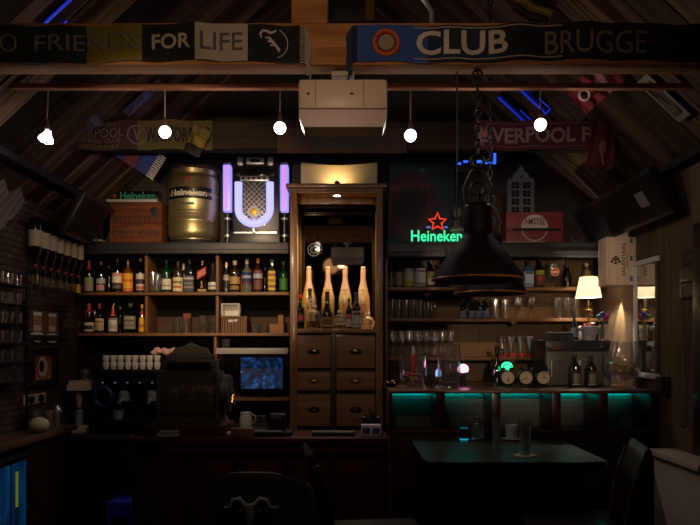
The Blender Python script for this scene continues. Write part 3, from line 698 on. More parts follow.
place(g, lv, 'clear tumbler stacked two high beside the wicker basket', 'glass', 'stacked tumblers beside the wicker basket')
g = tumbler(.033, .075)
place(g, [(X(254.5, SB), SB, LO), (X(264, SB), SB, LO)], 'small tumbler standing between the wicker basket and the cartons', 'glass', 'tumblers beside the basket')
o = MB().lohi((-.03, 0, 0), (.03, .05, .16), .002).build('carton', mat('orange_brown_carton', '#8a4a24', .7), None, (X(187, 5.5), 5.49, LO)); tag(o, 'upright orange-brown carton behind the two tumblers', 'box')
o = MB().lohi((-.055, 0, 0), (.055, .12, .072), .002).build('carton', CARD, None, (X(277, 5.4), 5.37, LO)); tag(o, 'flat cardboard carton beside the cabinet on the lower shelf', 'box')
o = MB().lohi((-.02, 0, 0), (.02, .08, .07), .002).build('carton', CARD, None, (X(281, 5.4), 5.38, LO + .0725)); tag(o, 'small cardboard box on top of the flat carton', 'box')
# wicker basket
t = thing('wicker_basket', 'brown wicker basket under the white plastic tub', 'basket', (X(235.5, 5.42), 5.42, LO))
wx, wz, wy = .105, .128, .07; wm = ramp_mat('wicker', 'wave', [(.2, '#3a2618'), (.7, '#8a6440')], (18, 18, 42), dist=3)
mb = MB(); mb.lohi((-wx, -wy, 0), (wx, wy, .01))
for a, b in (((-wx, -wy), (wx, -wy + .008)), ((-wx, wy - .008), (wx, wy)), ((-wx, -wy), (-wx + .008, wy)), ((wx - .008, -wy), (wx, wy))): mb.lohi((a[0], a[1], .01), (b[0], b[1], wz - .01))
for k in range(9): mb.cyl((-wx + .01 + k * (2 * wx - .02) / 8, -wy - .001, 0), (-wx + .01 + k * (2 * wx - .02) / 8, -wy - .001, wz), .006, n=8)
mb.build('woven_body', wm, t)
MB().tube([(-wx, -wy, wz - .005), (wx, -wy, wz - .005), (wx, wy, wz - .005), (-wx, wy, wz - .005)], .009, 8, closed=True).build('rim', wm, t)
MB().lohi((-.045, -wy - .009, .085), (-.003, -wy - .0075, .105), .0).build('paper_tag', paper('#d8c6cc'), t)
MB().lohi((.003, -wy - .009, .088), (.028, -wy - .0075, .106), .0).build('paper_tag', paper('#d8c6cc'), t)
t = thing('plastic_tub', 'white plastic tub lying on its side on the wicker basket', 'tub', (X(231.5, 5.40), 5.40, LO + wz + .006))
mb = MB(); w_, h_ = .068, .095
for a, b in (((-w_, 0), (w_, .006)), ((-w_, h_ - .006), (w_, h_)), ((-w_, .006), (-w_ + .006, h_ - .006)), ((w_ - .006, .006), (w_, h_ - .006))): mb.lohi((a[0], -.05, a[1]), (b[0], .055, b[1]), .002)
mb.lohi((-w_, .055, 0), (w_, .06, h_), .001); mb.build('tub_body', WHITE, t)
mb = MB().tube([(-w_ - .003, -.05, -.002 + .004), (w_ + .003, -.05, .002), (w_ + .008, -.05, h_ * .5), (w_ + .003, -.05, h_), (-w_ - .003, -.05, h_)], .004, 8, closed=True); mb.build('rim', WHITE, t)

# narrow shelf over the monitor: upside-down glasses & monitor
g = tumbler(.035, .07)
place(g, [(X(px, 5.45), 5.45, 1.399) for px in ()] or [(X(226, 5.42), 5.42, Z(348, 5.2) + .002)], 'dim tumbler on the grey pelmet above the monitor', 'glass', None)
for o in [o for o in COL.objects if o.get('label', '').startswith('dim tumbler')]: o.location = (X(226, 5.26), 5.26, Z(348, 5.2) + .0005)
t = thing('monitor', 'black screen showing four blue camera views on the shelf beside the cabinet', 'monitor', (X(262, 5.40), 5.40, Z(398, 5.3) + .0005))
mw, mh = U(42, 5.4), U(32, 5.4)
MB().lohi((-.08, -.05, 0), (.08, .06, .012), .004).build('foot', GBLK, t); MB().lohi((-.025, .01, .012), (.025, .03, .06), .003).build('neck', GBLK, t)
MB().lohi((-mw / 2 - .012, -.015, .042), (mw / 2 + .012, .015, .062 + mh + .012), .004).build('bezel', GBLK, t)
q = .065
for i in range(2):
    for j in range(2):
        a, b = -mw / 2 + i * mw / 2, q + j * (mh - .004) / 2
        MB().lohi((a + .001, -.0175, b + .001), (a + mw / 2 - .001, -.0155, b + mh / 2 - .003)).build('camera_view', ramp_mat('camera_view_%d' % (i * 2 + j), 'noise', [(.36, '#02060e'), (.52, '#082448'), (.62, '#12447e'), (.74, '#6aa8da')], (14 + 5 * i, 3, 17 + 4 * j), (i * 3.1, 0, j * 5.3), emission=.75, dist=.3), t)
# pieces below the monitor
t = thing('water_jug', 'white enamel jug on the lower ledge below the monitor', 'jug', (X(246, 5.2), 5.2, .871))
MB().lathe([(.045, 0), (.05, .01), (.05, .06), (.04, .1), (.046, .115), (.042, .115), (.036, .1), (.0005, .02)], 20).build('body', WHITE, t); MB().tube([(.045, 0, .03), (.075, 0, .05), (.07, 0, .09), (.04, 0, .1)], .005, 8).build('handle', WHITE, t)

# ------------------------------------------------------------------ service counters
CT = .865
t = thing('steel_counter', 'steel-topped service counter below the coffee machine', 'counter', (-1.3, 4.86, 0))
MB().lohi((-.83, 0, CT - .045), (.825, .72, CT), .004).build('steel_top', mat('dull_steel', '#77777a', .4, .8), t)
MB().lohi((-.82, .03, 0), (.815, .71, CT - .046)).build('case', MBLK, t)
for k in range(3): MB().lohi((-.8 + k * .54, .022, .12), (-.8 + k * .54 + .5, .0295, .78), .004).build('door', BLACK, t)
LCZ = .95
t = thing('side_counter', 'dark wooden counter along the left brick wall with a glass-door cooler below', 'counter', (-1.98, 4.0, 0))
MB().lohi((-.155, -1.6, LCZ - .035), (.09, .72, LCZ), .005).build('worktop', wood('worn_counter_wood', '#4a3424', '#6e5038', .45, axis=1), t)
MB().lohi((-.15, -1.55, 0), (.05, -.42, LCZ - .036)).build('case', DARKW, t); MB().lohi((-.15, .03, 0), (.05, .71, LCZ - .036)).build('case', DARKW, t)
t = thing('drinks_cooler', 'blue-lit glass-fronted drinks cooler under the side counter', 'cooler', (-1.965, 3.8, .02))
MB().lohi((-.09, -.2, 0), (.06, .2, .85), .004).build('cabinet_body', MBLK, t)
MB().lohi((.0605, -.19, .03), (.068, .19, .83), .003).build('door_frame', DKMET, t)
for y0, y1 in ((-.175, -.01), (.01, .175)):
    MB().lohi((.0685, y0, .05), (.071, y1, .81)).build('glass_door', ramp_mat('cooler_glow', 'noise', [(.3, '#041628'), (.5, '#0c4a7c'), (.7, '#1c74b4')], (3, 9, 3), emission=.26, rough=.1), t)
MB().lohi((.072, .05, .56), (.075, .075, .76)).build('yellow_carton', emit('glowing_yellow_carton', '#8a9a2a', .35), t)  # carton glows by itself as if lit inside the cooler

# coffee machine
t = thing('espresso_machine', 'black and blue two-group espresso machine under the stacked white cups', 'coffee machine', (X(132.5, 5.0), 4.98, CT + .001))
ew = .26
MB().lohi((-ew, -.05, .40), (ew, .35, .455), .008).build('cup_tray', DKMET, t)
MB().lohi((-ew + .01, .1, .03), (ew - .01, .34, .399), .006).build('body', BLACK, t)
MB().lohi((-ew, -.15, .03), (ew, .09, .10), .006).build('drip_tray', mat('dark_steel', '#4a4a4e', .3, .9), t)
MB().lohi((-ew, -.03, .305), (ew, .099, .399), .01).build('front_panel', DKMET, t)
for k in range(5): MB().cyl((-.2 + k * .09, -.031, .36), (-.2 + k * .09, -.036, .36), .007, n=10).build('button', emit('steel_lit_button', '#a8c0ff', .12), t)
mb = MB(); mb.torus((-ew + .07, -.045, .26), .060, .018, n=26, k=8, sc=(1, 1.1)); mb.build('blue_side_ring', mat('blue_enamel', '#10284e', .35), t)
MB().lohi((-ew - .02, -.03, .12), (-ew + .015, .09, .399), .008).build('blue_side_panel', mat('blue_enamel', '#17397c', .3), t)
for xx in (-.06, .15):
    g = MB().cyl((xx, .02, .25), (xx, .02, .304), .042, n=20).build('group_head', CHROME, t)
    MB().cyl((xx, .02, .225), (xx, .02, .2495), .045, n=20).cyl((xx, -.02, .237), (xx + .02, -.15, .225), .012, n=10).build('portafilter', CHROME, g)
MB().tube([(.22, -.02, .30), (.235, -.06, .24), (.23, -.06, .14)], .006, 8).build('steam_wand', CHROME, t)
MB().cyl((-.08, -.05, .1005), (-.08, -.05, .16), .035, .04, n=18).build('milk_jug', CHROME, t)
for sx in (-.22, .22):
    for sy in (-.1, .3): MB().cyl((sx, sy, 0), (sx, sy, .0299), .016, n=12).build('foot', MBLK, t)
# cups
OM = OMB().lathe([(.001, .004), (.015, .004), (.017, 0), (.022, .02), (.0255, .05), (.0238, .05), (.02, .018), (.001, .012)], 18)
cupm = mat('white_cup_china', '#dcd8d0', .25, coat=.4)
cup = OM.build('cup', cupm); 
hn = MB().torus((.031, 0, .028), .010, .003, n=14, k=6); hn.build('handle', cupm, cup)
MB().lohi((-.008, -.0265, .02), (.006, -.0238, .034)).build('cup_mark', paper('#3a3836'), cup)
spots = []
for tier in range(2):
    for k in range(8): spots.append((X(106 + k * 7.3, 5.03), 5.03 + .004 * (k % 2), CT + .457 + tier * .0515))
tag(cup, 'x', 'cup')
for k, s in enumerate(spots):
    low = k < 8; e = k % 8
    lab = 'white espresso cup stacked two high on the coffee machine, %s layer' % ('lower' if low else 'upper')
    if k == 0: o = cup; o.location = s; o['label'] = lab; o['group'] = 'espresso cups on the coffee machine'
    else: o = dup(cup, s, lab, -1.2 if k % 3 else -1.0, 'espresso cups on the coffee machine')
cup.rotation_euler.z = -1.2
# pink cloth
mb = MB()
for k in range(9): mb.ball((-.07 + .018 * k, .006 * math.sin(k * 2.1), .018 + .016 * abs(math.sin(k * 1.3))), .026, (1.2, .9, .7 + .3 * math.sin(k * 1.7)), 10)
t_ = mb.build('bar_towel', mat('pale_pink_cloth', '#c9a09a', .9, bump=.8, vscale=40), None, (X(164, 5.06), 5.06, CT + .457 + .1035))
tag(t_, 'crumpled pale pink cloth on top of the white cups beside the cash register', 'cloth')
# grinder
t = thing('coffee_grinder', 'cream-topped coffee grinder between the brick wall and espresso machine', 'coffee grinder', (X(82, 4.98) - .004, 4.98, CT + .001))
MB().lohi((-.07, -.07, 0), (.07, .09, .045), .006).build('base', mat('cream_plastic', '#c9b28e', .45), t)
MB().lohi((-.055, .03, .0455), (.055, .085, .30), .006).build('column', BLACK, t)
MB().prism([(-.075, .305), (.075, .305), (.075, .335), (.058, .375), (-.055, .375), (-.075, .335)], -.08, .09).build('cream_hood', mat('cream_plastic', '#c9b28e', .45), t)
MB().cyl((-.01, -.02, .18), (-.01, -.02, .304), .016, .026, n=16).build('chute', mat('tan_plastic', '#a08a68', .5), t)
MB().cyl((-.01, -.02, .046), (-.01, -.02, .165), .028, n=18).build('steel_cup', CHROME, t)
MB().cyl((.02, .04, .3755), (.02, .04, .46), .035, .05, n=18).build('bean_hopper', CLEAR, t)
# small things on the side counter and wall
t = thing('double_socket', 'cream double socket on the brick wall below the dark framed dish picture', 'socket', (LX + .001, 4.60, 1.135))
MB().lohi((0, -.16, -.035), (.012, .16, .035), .004).build('plate', mat('cream_plastic', '#c9b28e', .45), t)
for yy in (-.075, .07): MB().cyl((.0125, yy, 0), (.03, yy, 0), .026, n=16).build('plug', MBLK, t)
def wall_picture(label, y0, y1, z0, z1, fr, fm, art):
    t = thing('framed_picture', label, 'picture', (LX + .001, (y0 + y1) / 2, z0)); w = (y1 - y0) / 2; h = z1 - z0
    mb = MB()
    mb.lohi((0, -w, 0), (.035, w, fr * .8), .006).lohi((0, -w, h - fr * .8), (.035, w, h), .006).lohi((0, -w, fr * .8), (.035, -w + fr * 1.4, h - fr * .8), .006).lohi((0, w - fr * 1.4, fr * .8), (.035, w, h - fr * .8), .006)
    mb.build('frame', fm, t)
    p = MB().lohi((.001, -w + fr, fr * .7), (.015, w - fr, h - fr * .7)).build('print', art, t)
    return t, p, w, h
t, p, w, h = wall_picture('black framed picture of two layered coffee glasses on the brick wall', 4.41, 5.03, Z(340, 4.6), Z(304, 4.7), .045, mat('black_frame', '#16161a', .4), mat('tan_print', '#6a4830', .5, var=.3, vscale=7))
for yy, zz in ((-.11, .10), (.12, .085)):
    MB().lathe([(.0, 0), (.11, 0), (.11, .002), (0, .002)], 20, (.0185, yy, .065 if yy < 0 else .05), axis='x').build('saucer_print', paper('#e4dcd0'), p).scale = (1, 1, .32)
    MB().lohi((.019, yy - .06, .06), (.0205, yy + .06, .16)).build('glass_print', paper('#b08458'), p); MB().lohi((.0207, yy - .055, .065), (.0209, yy + .055, .10)).build('milk_print', paper('#e0cca8'), p)
    MB().lohi((.021, yy - .06, .165), (.0225, yy + .06, .19)).build('foam_print', paper('#f0e8da'), p)
t, p, w, h = wall_picture('ornate black framed picture of a dessert dish on an orange ground', 4.47, 4.92, Z(387, 4.65), Z(347, 4.65), .06, mat('carved_black_frame', '#0e0e10', .35, bump=.8, vscale=60), ramp_mat('orange_print', 'noise', [(.3, '#6a2c18'), (.45, '#a04a26'), (.7, '#b8683c')], (7, 7, 7)))
MB().lathe([(0, 0), (.07, 0), (.07, .002), (0, .002)], 20, (.017, .0, h * .5), axis='x').build('plate_print', paper('#c8b49c'), p)
MB().lathe([(0, 0), (.04, 0), (.04, .002), (0, .002)], 16, (.0195, -.02, h * .52), axis='x').build('dessert_print', paper('#2a1a14'), p)
# tins, rack and glassware on the side counter
def tin(label, x, y, r, h, c, nm='tin'):
    o = MB().lathe([(r * .95, 0), (r, .006), (r, h * .9), (r * .96, h * .92), (r * .96, h), (0, h)], 18).build(nm, mat('tin_' + c[1:], c, .45), None, (x, y, LCZ + .001)); tag(o, label, nm)
    MB().lathe([(r + .001, h * .45), (r + .001, h * .5), (r + .003, h * .5), (r + .003, h * .45), (r + .001, h * .45)], 18).build('rim_band', mat('tin_' + c[1:], c, .45), o)
tin('stacked cream tub at the end of the side counter below the socket', -2.03, 4.64, .045, .10, '#a89c7c', 'tub')
tin('dark round canister on the side counter', -2.05, 4.42, .05, .13, '#3a3834', 'canister')
o = MB().ball((0, 0, .05), .062, (1, 1, .8)).build('bread_bun', mat('pale_bun', '#b8a890', .7), None, (-1.945, 4.25, LCZ)); tag(o, 'pale round bundle near the open end of the side counter', 'bundle')
t = thing('sugar_shaker', 'small glass shaker with steel top standing by the socket', 'shaker', (-1.96, 4.56, LCZ + .001))
MB().lathe([(.028, 0), (.03, .01), (.026, .10), (.024, .10)], 16).build('glass_body', CLEAR, t); MB().lathe([(.027, .1005), (.027, .12), (.01, .145), (0, .146)], 16).build('steel_top', CHROME, t)
t = thing('glass_rack', 'black wall rack of small glassware along the left wall', 'rack', (-2.12, 4.05, 1.0))
for k in range(6): MB().lohi((0, -.35, .28 + .115 * k), (.11, .22, .288 + .115 * k), .002).build('rack_shelf', MBLK, t)
for yy in (-.34, .20): MB().lohi((.09, yy, .0), (.105, yy + .015, .95), .002).build('upright', MBLK, t)
sg = OMB().lathe([(.001, .003), (.02, .003), (.021, 0), (.026, .07), (.024, .07), (.019, .008), (.001, .008)], 14).build('shot_glass', CLEAR)
lv = []
for k in range(6):
    for j in range(5): lv.append((-2.06, 3.78 + .11 * j, 1.289 + .115 * k))
place(sg, lv, 'small clear glass standing in the black wall rack by the left wall', 'glass', 'small glasses in the wall rack')

# spirit optics on the left wall
t = thing('optic_rail', 'dark rail holding seven upside-down spirit bottles on the left wall', 'rail', (LX, 4.8, 1.9))
MB().lohi((.001, -.42, .02), (.03, .44, .06), .004).build('rail_board', DARKW, t); MB().lohi((.001, -.42, .38), (.02, .44, .41), .004).build('rail_board', DARKW, t)
names = ['nearest the open side', 'second along the rail', 'third along the rail', 'fourth, in the middle of the rail', 'fifth along the rail', 'sixth along the rail', 'last, beside the shelves, with a yellow measure']
for k in range(7):
    y = 4.46 + .117 * k
    t = thing('mounted_spirit_bottle', 'upside-down cream-labelled bottle on the wall optics, ' + names[k], 'bottle', (LX + .075, y, 1.86))
    MB().lathe([(.012, .10), (.013, .19), (.03, .235), (.042, .27), (.042, .46), (.038, .47), (.0, .472)], 18).build('glass_body', DARKB, t)
    OMB().lathe([(.0432, .285), (.0432, .39)], 18, a0=-PI * .75, a1=PI * .35).build('paper_label', paper('#b3a583'), t)
    m = MB().cyl((0, 0, .035), (0, 0, .0995), .02, n=14).build('measure', CLEAR if k < 6 else mat('amber_plastic', '#c89a1c', .3), t)
    MB().cyl((0, 0, 0), (0, 0, .0345), .007, n=8).build('spout', MBLK, m); MB().lohi((-.02, -.008, .1), (-.0445, .008, .13)).build('bracket', MBLK, t)
    MB().cyl((0, 0, .15), (0, 0, .17), .0145, n=12).build('red_collar', mat('red_band', '#8a1c1c', .5), t)
t = thing('steel_tray', 'small shiny steel dish on the wall beside the last optic', 'dish', (X(74, 5.2) + .02, 5.22, 1.93))
MB().lathe([(.0, 0), (.04, .002), (.06, .012), (.058, .014), (.0, .006)], 20).build('bowl', CHROME, t); MB().cyl((-.055, 0, .012), (-.09, 0, .012), .006, n=8).build('bracket', CHROME, t)
# boxes stacked on cornice behind optics
for k in range(2):
    o = MB().lohi((-.08, 0, 0), (.08, .16, .014), .002).build('game_box', paint('#9a948a'), None, (X(91, 5.36), 5.36, 2.2955 + k * .024)); tag(o, 'thin pale box on the cornice beside the gin crate, %s of two' % ('lower' if k == 0 else 'upper'), 'box')
    if k == 0:
        sp = MB().lohi((-.075, .01, .0143), (.075, .15, .0238)).build('dark_sleeve', MBLK, o)

# ------------------------------------------------------------------ bar counter and cash register
BZ = .93
BX0, BX1, BF = -1.35, .215, 4.2
t = thing('bar_counter', 'dark red panelled bar counter carrying the antique cash register', 'counter', (-.5, BF, 0))
MB().lohi((BX0 + .5 - .03, -.03, BZ - .035), (BX1 + .5 + .02, .36, BZ), .008).build('countertop', wood('red_countertop', '#2a0d07', '#44190e', .3, coat=.25), t)
MB().lohi((BX0 + .5, .01, 0), (BX1 + .5, .34, BZ - .0355)).build('front', REDW, t)
for k in range(5):
    a = BX0 + .5 + .03 + k * .307
    MB().lohi((a, -.004, .15), (a + .28, .0095, .78), .004).build('raised_panel', REDW, t)
MB().lohi((BX0 + .5, -.01, 0), (BX1 + .5, .0095, .12), .004).build('kick_board', DARKW, t)
MB().lohi((BX0 + .5, -.015, .83), (BX1 + .5, .0095, .86), .004).build('moulding', REDW, t)
iron = mat('dark_cast_metal', '#403830', .42, .4, bump=.5, vscale=70)
t = thing('cash_register', 'ornate antique cash register on the red bar counter', 'cash register', (X(190, 4.32), 4.34, BZ + .001))
MB().lohi((-.27, -.10, 0), (.245, .19, .07), .006).build('wooden_plinth', REDW, t)
MB().prism([(-.235, .0705), (.22, .0705), (.20, .10), (-.21, .10)], -.09, .18).build('drawer_base', iron, t)
MB().prism([(-.20, .1005), (.195, .1005), (.19, .33), (.18, .40), (-.185, .40), (-.195, .33)], -.06, .17).build('body', iron, t)
MB().lohi((-.175, -.068, .13), (.165, -.0605, .31), .004).build('face_plate', mat('tarnished_bronze', '#463a2c', .4, .5, bump=.6, vscale=45), t)
for i in range(3):
    a = -.155 + .108 * i
    MB().lohi((a, -.074, .145), (a + .09, -.0685, .295), .004).build('relief_panel', mat('tarnished_bronze', '#3a3026', .4, .8, bump=.6, vscale=45), t)
for xx in (-.19, .18): MB().cyl((xx, -.066, .105), (xx, -.066, .395), .012, .009, 12).build('corner_column', iron, t)
MB().lohi((-.165, -.04, .4005), (.16, .13, .475), .006).build('indicator_box', iron, t)
MB().lohi((-.14, -.0445, .415), (.135, -.0405, .46)).build('indicator_window', mat('dark_window', '#0c0d0f', .05), t)
crest = [(-.155, .4755), (.15, .4755), (.155, .50), (.12, .515), (.10, .55), (.05, .56), (.0, .585), (-.05, .56), (-.10, .55), (-.125, .515), (-.16, .50)]
MB().prism(crest, 0, .03).build('marquee', iron, t)
MB().cyl((.196, .05, .26), (.245, .05, .26), .12, n=26).cyl((.2455, .05, .26), (.27, .05, .26), .02, n=14).build('crank_housing', iron, t)
MB().tube([(.262, .05, .26), (.268, -.04, .2), (.29, -.04, .2)], .008, 8).build('crank', BRASS, t)
t = thing('paper_stack', 'folded pale cloth lying at the foot of the cash register', 'cloth', (X(169, 4.22), 4.225, BZ + .001))
MB().lohi((-.07, -.045, 0), (.07, .01, .022), .008).build('fold', paint('#6a6460'), t); MB().lohi((-.055, -.04, .0225), (.065, .008, .038), .007).build('fold', paint('#6a6460'), t)
t = thing('wooden_block', 'plain wooden card holder on the bar beside the register', 'holder', (X(243, 4.22), 4.22, BZ + .001))
MB().lohi((-.07, -.03, 0), (.065, .03, .055), .004).build('body', wood('brown_block_wood', '#4a2c18', '#6e4628', .5), t)
MB().ball((-.085, -.01, .018), .018, (1.1, 1, 1)).build('pale_knob', paint('#8f857c'), t)
t = thing('payment_terminal', 'black till tray with a steel edge on the bar near the cabinet', 'till', (X(271, 4.32), 4.32, BZ + .001))
MB().lohi((-.13, -.08, 0), (.135, .12, .024), .004).build('tray', GBLK, t); MB().lohi((-.125, -.084, .0245), (.08, -.07, .034), .002).build('steel_edge', CHROME, t)
MB().lohi((-.11, -.02, .0245), (-.03, .05, .12), .012).build('clear_holder', CLEAR, t); MB().lohi((-.01, -.02, .0245), (.09, .09, .13), .008).build('card_reader', BLACK, t)
MB().lohi((.0, -.022, .10), (.08, -.0205, .124)).build('reader_screen', paint('#45484a', .2), t)
t = thing('black_flat_case', 'flat black case lying on the bar in front of the drawers', 'case', (X(336, 4.3), 4.3, BZ + .001))
MB().lohi((-.15, -.05, 0), (.12, .05, .024), .006).build('case_body', MBLK, t); MB().lohi((-.02, -.053, .01), (.02, -.0505, .018)).build('clasp', DKMET, t)
t = thing('tea_box', 'small pale box with two blue pictures at the end of the bar', 'box', (X(371, 4.28), 4.28, BZ + .001))
MB().lohi((-.062, -.03, 0), (.062, .04, .068), .003).build('carton', paint('#9a98a6'), t)
for xx in (-.03, .03): MB().lohi((xx - .022, -.0315, .015), (xx + .022, -.0302, .05)).build('blue_picture', paint('#2c2f66'), t)
t = thing('dark_planter', 'black leafy pot behind the pale box at the end of the bar', 'plant pot', (X(371, 4.45), 4.44, BZ + .001))
MB().lathe([(.045, 0), (.06, .09), (.063, .1), (.055, .1), (.0, .085)], 18).build('pot', MBLK, t)
mb = MB()
for k in range(26):
    a = random.uniform(0, 2 * PI); r = random.uniform(.01, .06); mb.tube([(r * .4 * math.cos(a), r * .4 * math.sin(a), .09), (r * math.cos(a), r * math.sin(a), .11 + random.uniform(0, .05))], [.006, .002], 5)
mb.build('leaves', mat('black_leaves', '#10120e', .6), t)
# blue crate on the floor behind the bar's open end
t = thing('bottle_crate', 'blue plastic crate on the floor past the end of the bar', 'crate', (X(124, 4.6), 4.6, .001))
MB().lohi((-.085, -.1, 0), (.085, .12, .46), .008).build('crate_shell', mat('blue_crate_plastic', '#1830b0', .45), t)
MB().lohi((-.05, -.1025, .30), (.05, -.1005, .36)).build('hand_slot', MBLK, t)
for zz in (.1, .2, .42): MB().lohi((-.086, -.106, zz), (.086, -.1005, zz + .02), .002).build('rib', mat('blue_crate_plastic', '#1830b0', .45), t)

# ------------------------------------------------------------------ bar chairs
CHF = mat('dark_leather', '#16130f', .35, coat=.3); CHW = wood('chair_wood', '#2c1e14', '#463224', .35, axis=2, coat=.3)
def bar_chair(label, loc, rz):
    t = thing('bar_chair', label, 'chair', loc, rz, group='bar chairs at the table')
    # local: the sitter faces +x; backrest at -x
    MB().lohi((-.02, -.21, .63), (.40, .21, .675), .02).build('seat', CHF, t)
    for sy in (-1, 1):
        MB().tube([(.38, sy * .19, .6295), (.40, sy * .2, 0)], [.02, .015], 10).build('leg', CHW, t)
        pts = [(-.05, sy * .2, 0), (-.035, sy * .2, .4), (-.03, sy * .2, .65), (-.06, sy * .2, .85), (-.105, sy * .2, 1.0)]
        MB().tube(pts, [.015, .018, .02, .019, .016], 10).build('leg', CHW, t)
    prof_ = [(-.035, .70), (-.058, .85), (-.10, .99), (-.112, 1.03), (-.128, 1.045), (-.142, 1.03), (-.135, .99), (-.095, .85), (-.072, .70)]
    MB().prism(prof_, -.178, .178).build('backrest', CHF, t)
    for zz in (.25,): 
        for sy in (-1, 1): MB().cyl((-.03, sy * .2, zz), (.385, sy * .198, zz), .011, n=8).build('stretcher', CHW, t)
    MB().cyl((.39, -.19, .30), (.39, .19, .30), .013, n=8).build('foot_rail', CHROME, t)
    return t
bar_chair('dark leather bar chair standing between the red bar and the table', (-.06, 3.01, 0), R(7))
bar_chair('dark leather bar chair standing between the table and the white bench', (1.23, 3.2, 0), R(168))
# tub chair with horned emblem
t = thing('tub_chair', 'black tub chair with a horned skull emblem on its back before the bar', 'chair', (X(253, 3.5), 3.45, 0))
MB().lohi((-.27, .02, .35), (.27, .40, .47), .04).build('seat', mat('black_upholstery', '#0c0b0c', .75), t)
pts = []
for k in range(17):
    a = PI + PI * k / 16; pts.append((.30 * math.cos(a), .20 + .26 * math.sin(a)))
mb = MB(); g0 = []
for (x, y) in pts:
    n = Vector((x, (y - .2) * 1.1, 0)).normalized(); ztop = .86 - .10 * abs(x / .30) ** 3
    col = []
    for off, z in ((0, .30), (0, ztop - .03), (.015, ztop), (.05, ztop), (.065, ztop - .03), (.065, .30)): col.append(mb.bm.verts.new((x - n.x * off, y - n.y * off, z)))
    g0.append(col)
for A, B in zip(g0, g0[1:]):
    for j in range(5): mb.bm.faces.new((A[j], A[j + 1], B[j + 1], B[j]))
    mb.bm.faces.new((A[5], A[0], B[0], B[5]))
mb.bm.faces.new(g0[0]); mb.bm.faces.new(g0[-1][::-1])
mb.build('backrest', mat('black_upholstery', '#0c0b0c', .75), t)
for sx in (-.2, .2):
    for sy in (.06, .36): MB().cyl((sx, sy, .3495), (sx * 1.05, sy, 0), .02, .014, 10).build('leg', CHW, t)
em = MB(); ex = lambda a, y0=-.072: (a[0], -.072 - .0 + .0 + (.26 - .26 * math.sqrt(max(0, 1 - (a[0] / .3) ** 2))), a[1])
def hornpts(s): return [ex((s * .02, .70)), ex((s * .05, .735)), ex((s * .085, .725)), ex((s * .095, .695)), ex((s * .12, .685)), ex((s * .14, .695))]
for s in (-1, 1): em.tube(hornpts(s), [.012, .013, .011, .009, .006, .002], 8)
em.tube([ex((0, .71)), ex((0, .66)), ex((0, .61)), ex((0, .585))], [.02, .026, .014, .01], 8)
for s in (-1, 1): em.tube([ex((s * .03, .685)), ex((s * .06, .67))], [.012, .004], 6)
em.build('skull_emblem', cloth('#8d8984'), t)
em = MB(); em.tube([ex((.12 * math.sin(a), .64 - .12 * math.cos(a))) for a in [(-.72 + 1.44 * k / 24) * PI for k in range(25)]], .0022, 6); em.build('emblem_ring', cloth('#4a4846'), t)

# ------------------------------------------------------------------ table
TZ = .90
t = thing('high_table', 'glossy dark high table reflecting the teal niches', 'table', (.86, 3.93, 0))
def rrect(w, h, r, n=6):
    o = []
    for cx, cy, a in ((w - r, h - r, 0), (-w + r, h - r, PI / 2), (-w + r, -h + r, PI), (w - r, -h + r, 1.5 * PI)):
        for k in range(n + 1): o.append((cx + r * math.cos(a + PI / 2 * k / n), cy + r * math.sin(a + PI / 2 * k / n)))
    return o
mb = MB(); rr_ = rrect(.475, .45, .06); A = [mb.bm.verts.new((x, y, TZ - .04)) for x, y in rr_]; B = [mb.bm.verts.new((x, y, TZ)) for x, y in rr_]
mb.bm.faces.new(A[::-1]); mb.bm.faces.new(B)
for k in range(len(A)): mb.bm.faces.new((A[k], A[(k + 1) % len(A)], B[(k + 1) % len(A)], B[k]))
mb.build('tabletop', wood('gloss_table_wood', '#0e0b08', '#18120c', .34, coat=.12), t)
for sx in (-.33, .33):
    for sy in (-.36, .36): MB().lohi((sx - .03, sy - .03, 0), (sx + .03, sy + .03, TZ - .041), .005).build('leg', DARKW, t)
for sx in (-.33, .33): MB().lohi((sx - .02, -.329, .78), (sx + .02, .329, TZ - .041)).build('apron', DARKW, t)
for sy in (-.36, .36): MB().lohi((-.299, sy - .02, .78), (.299, sy + .02, TZ - .041)).build('apron', DARKW, t)
def ontable(px, py): Y = min(4.3, .6 * F / (py - VY)); return (X(px, Y), Y, TZ + .001)
TG = glass('table_glass', '#e8eeee', .22, .06, .07)
p = ontable(525, 456)
o = MB().lathe([(0, 0), (.06, 0), (.06, .005), (0, .005)], 24).build('coaster', paint('#9a8f84'), None, p); tag(o, 'pale round coaster under the tall beer glass', 'coaster')
o = OMB().lathe([(.001, .012), (.026, .012), (.028, 0), (.026, .02), (.03, .08), (.036, .185), (.034, .185), (.027, .08), (.022, .03), (.001, .028)], 20).build('beer_glass', TG, None, (p[0], p[1], p[2] + .0055)); tag(o, 'tall empty beer glass on a coaster near the front table edge', 'glass')
p = ontable(497, 449); o = OMB().lathe([(.001, .012), (.024, .012), (.027, 0), (.022, .03), (.027, .09), (.033, .18), (.031, .18), (.024, .09), (.001, .03)], 20).build('beer_glass', TG, None, p); tag(o, 'slim empty glass standing in front of the white cup', 'glass')
p = ontable(511.5, 438.5); t = thing('candle_cup', 'white straight-sided cup on a saucer between the two beer glasses', 'cup', p)
MB().lathe([(0, 0), (.055, .002), (.06, .008), (0, .006)], 22).build('saucer', WHITE, t); OMB().lathe([(.0, .0085), (.034, .0085), (.042, .095), (.039, .095), (.03, .014), (0, .014)], 22).build('cup_body', WHITE, t)
p = ontable(478, 436); t = thing('oil_bottle', 'small clear cruet with black collar on the far side of the table', 'cruet', p)
OMB().lathe([(.001, .004), (.04, .004), (.04, .09), (.03, .11), (.018, .125), (.016, .15), (.014, .15), (.027, .108), (.037, .088), (.037, .008), (.001, .008)], 20).build('glass_body', TG, t)
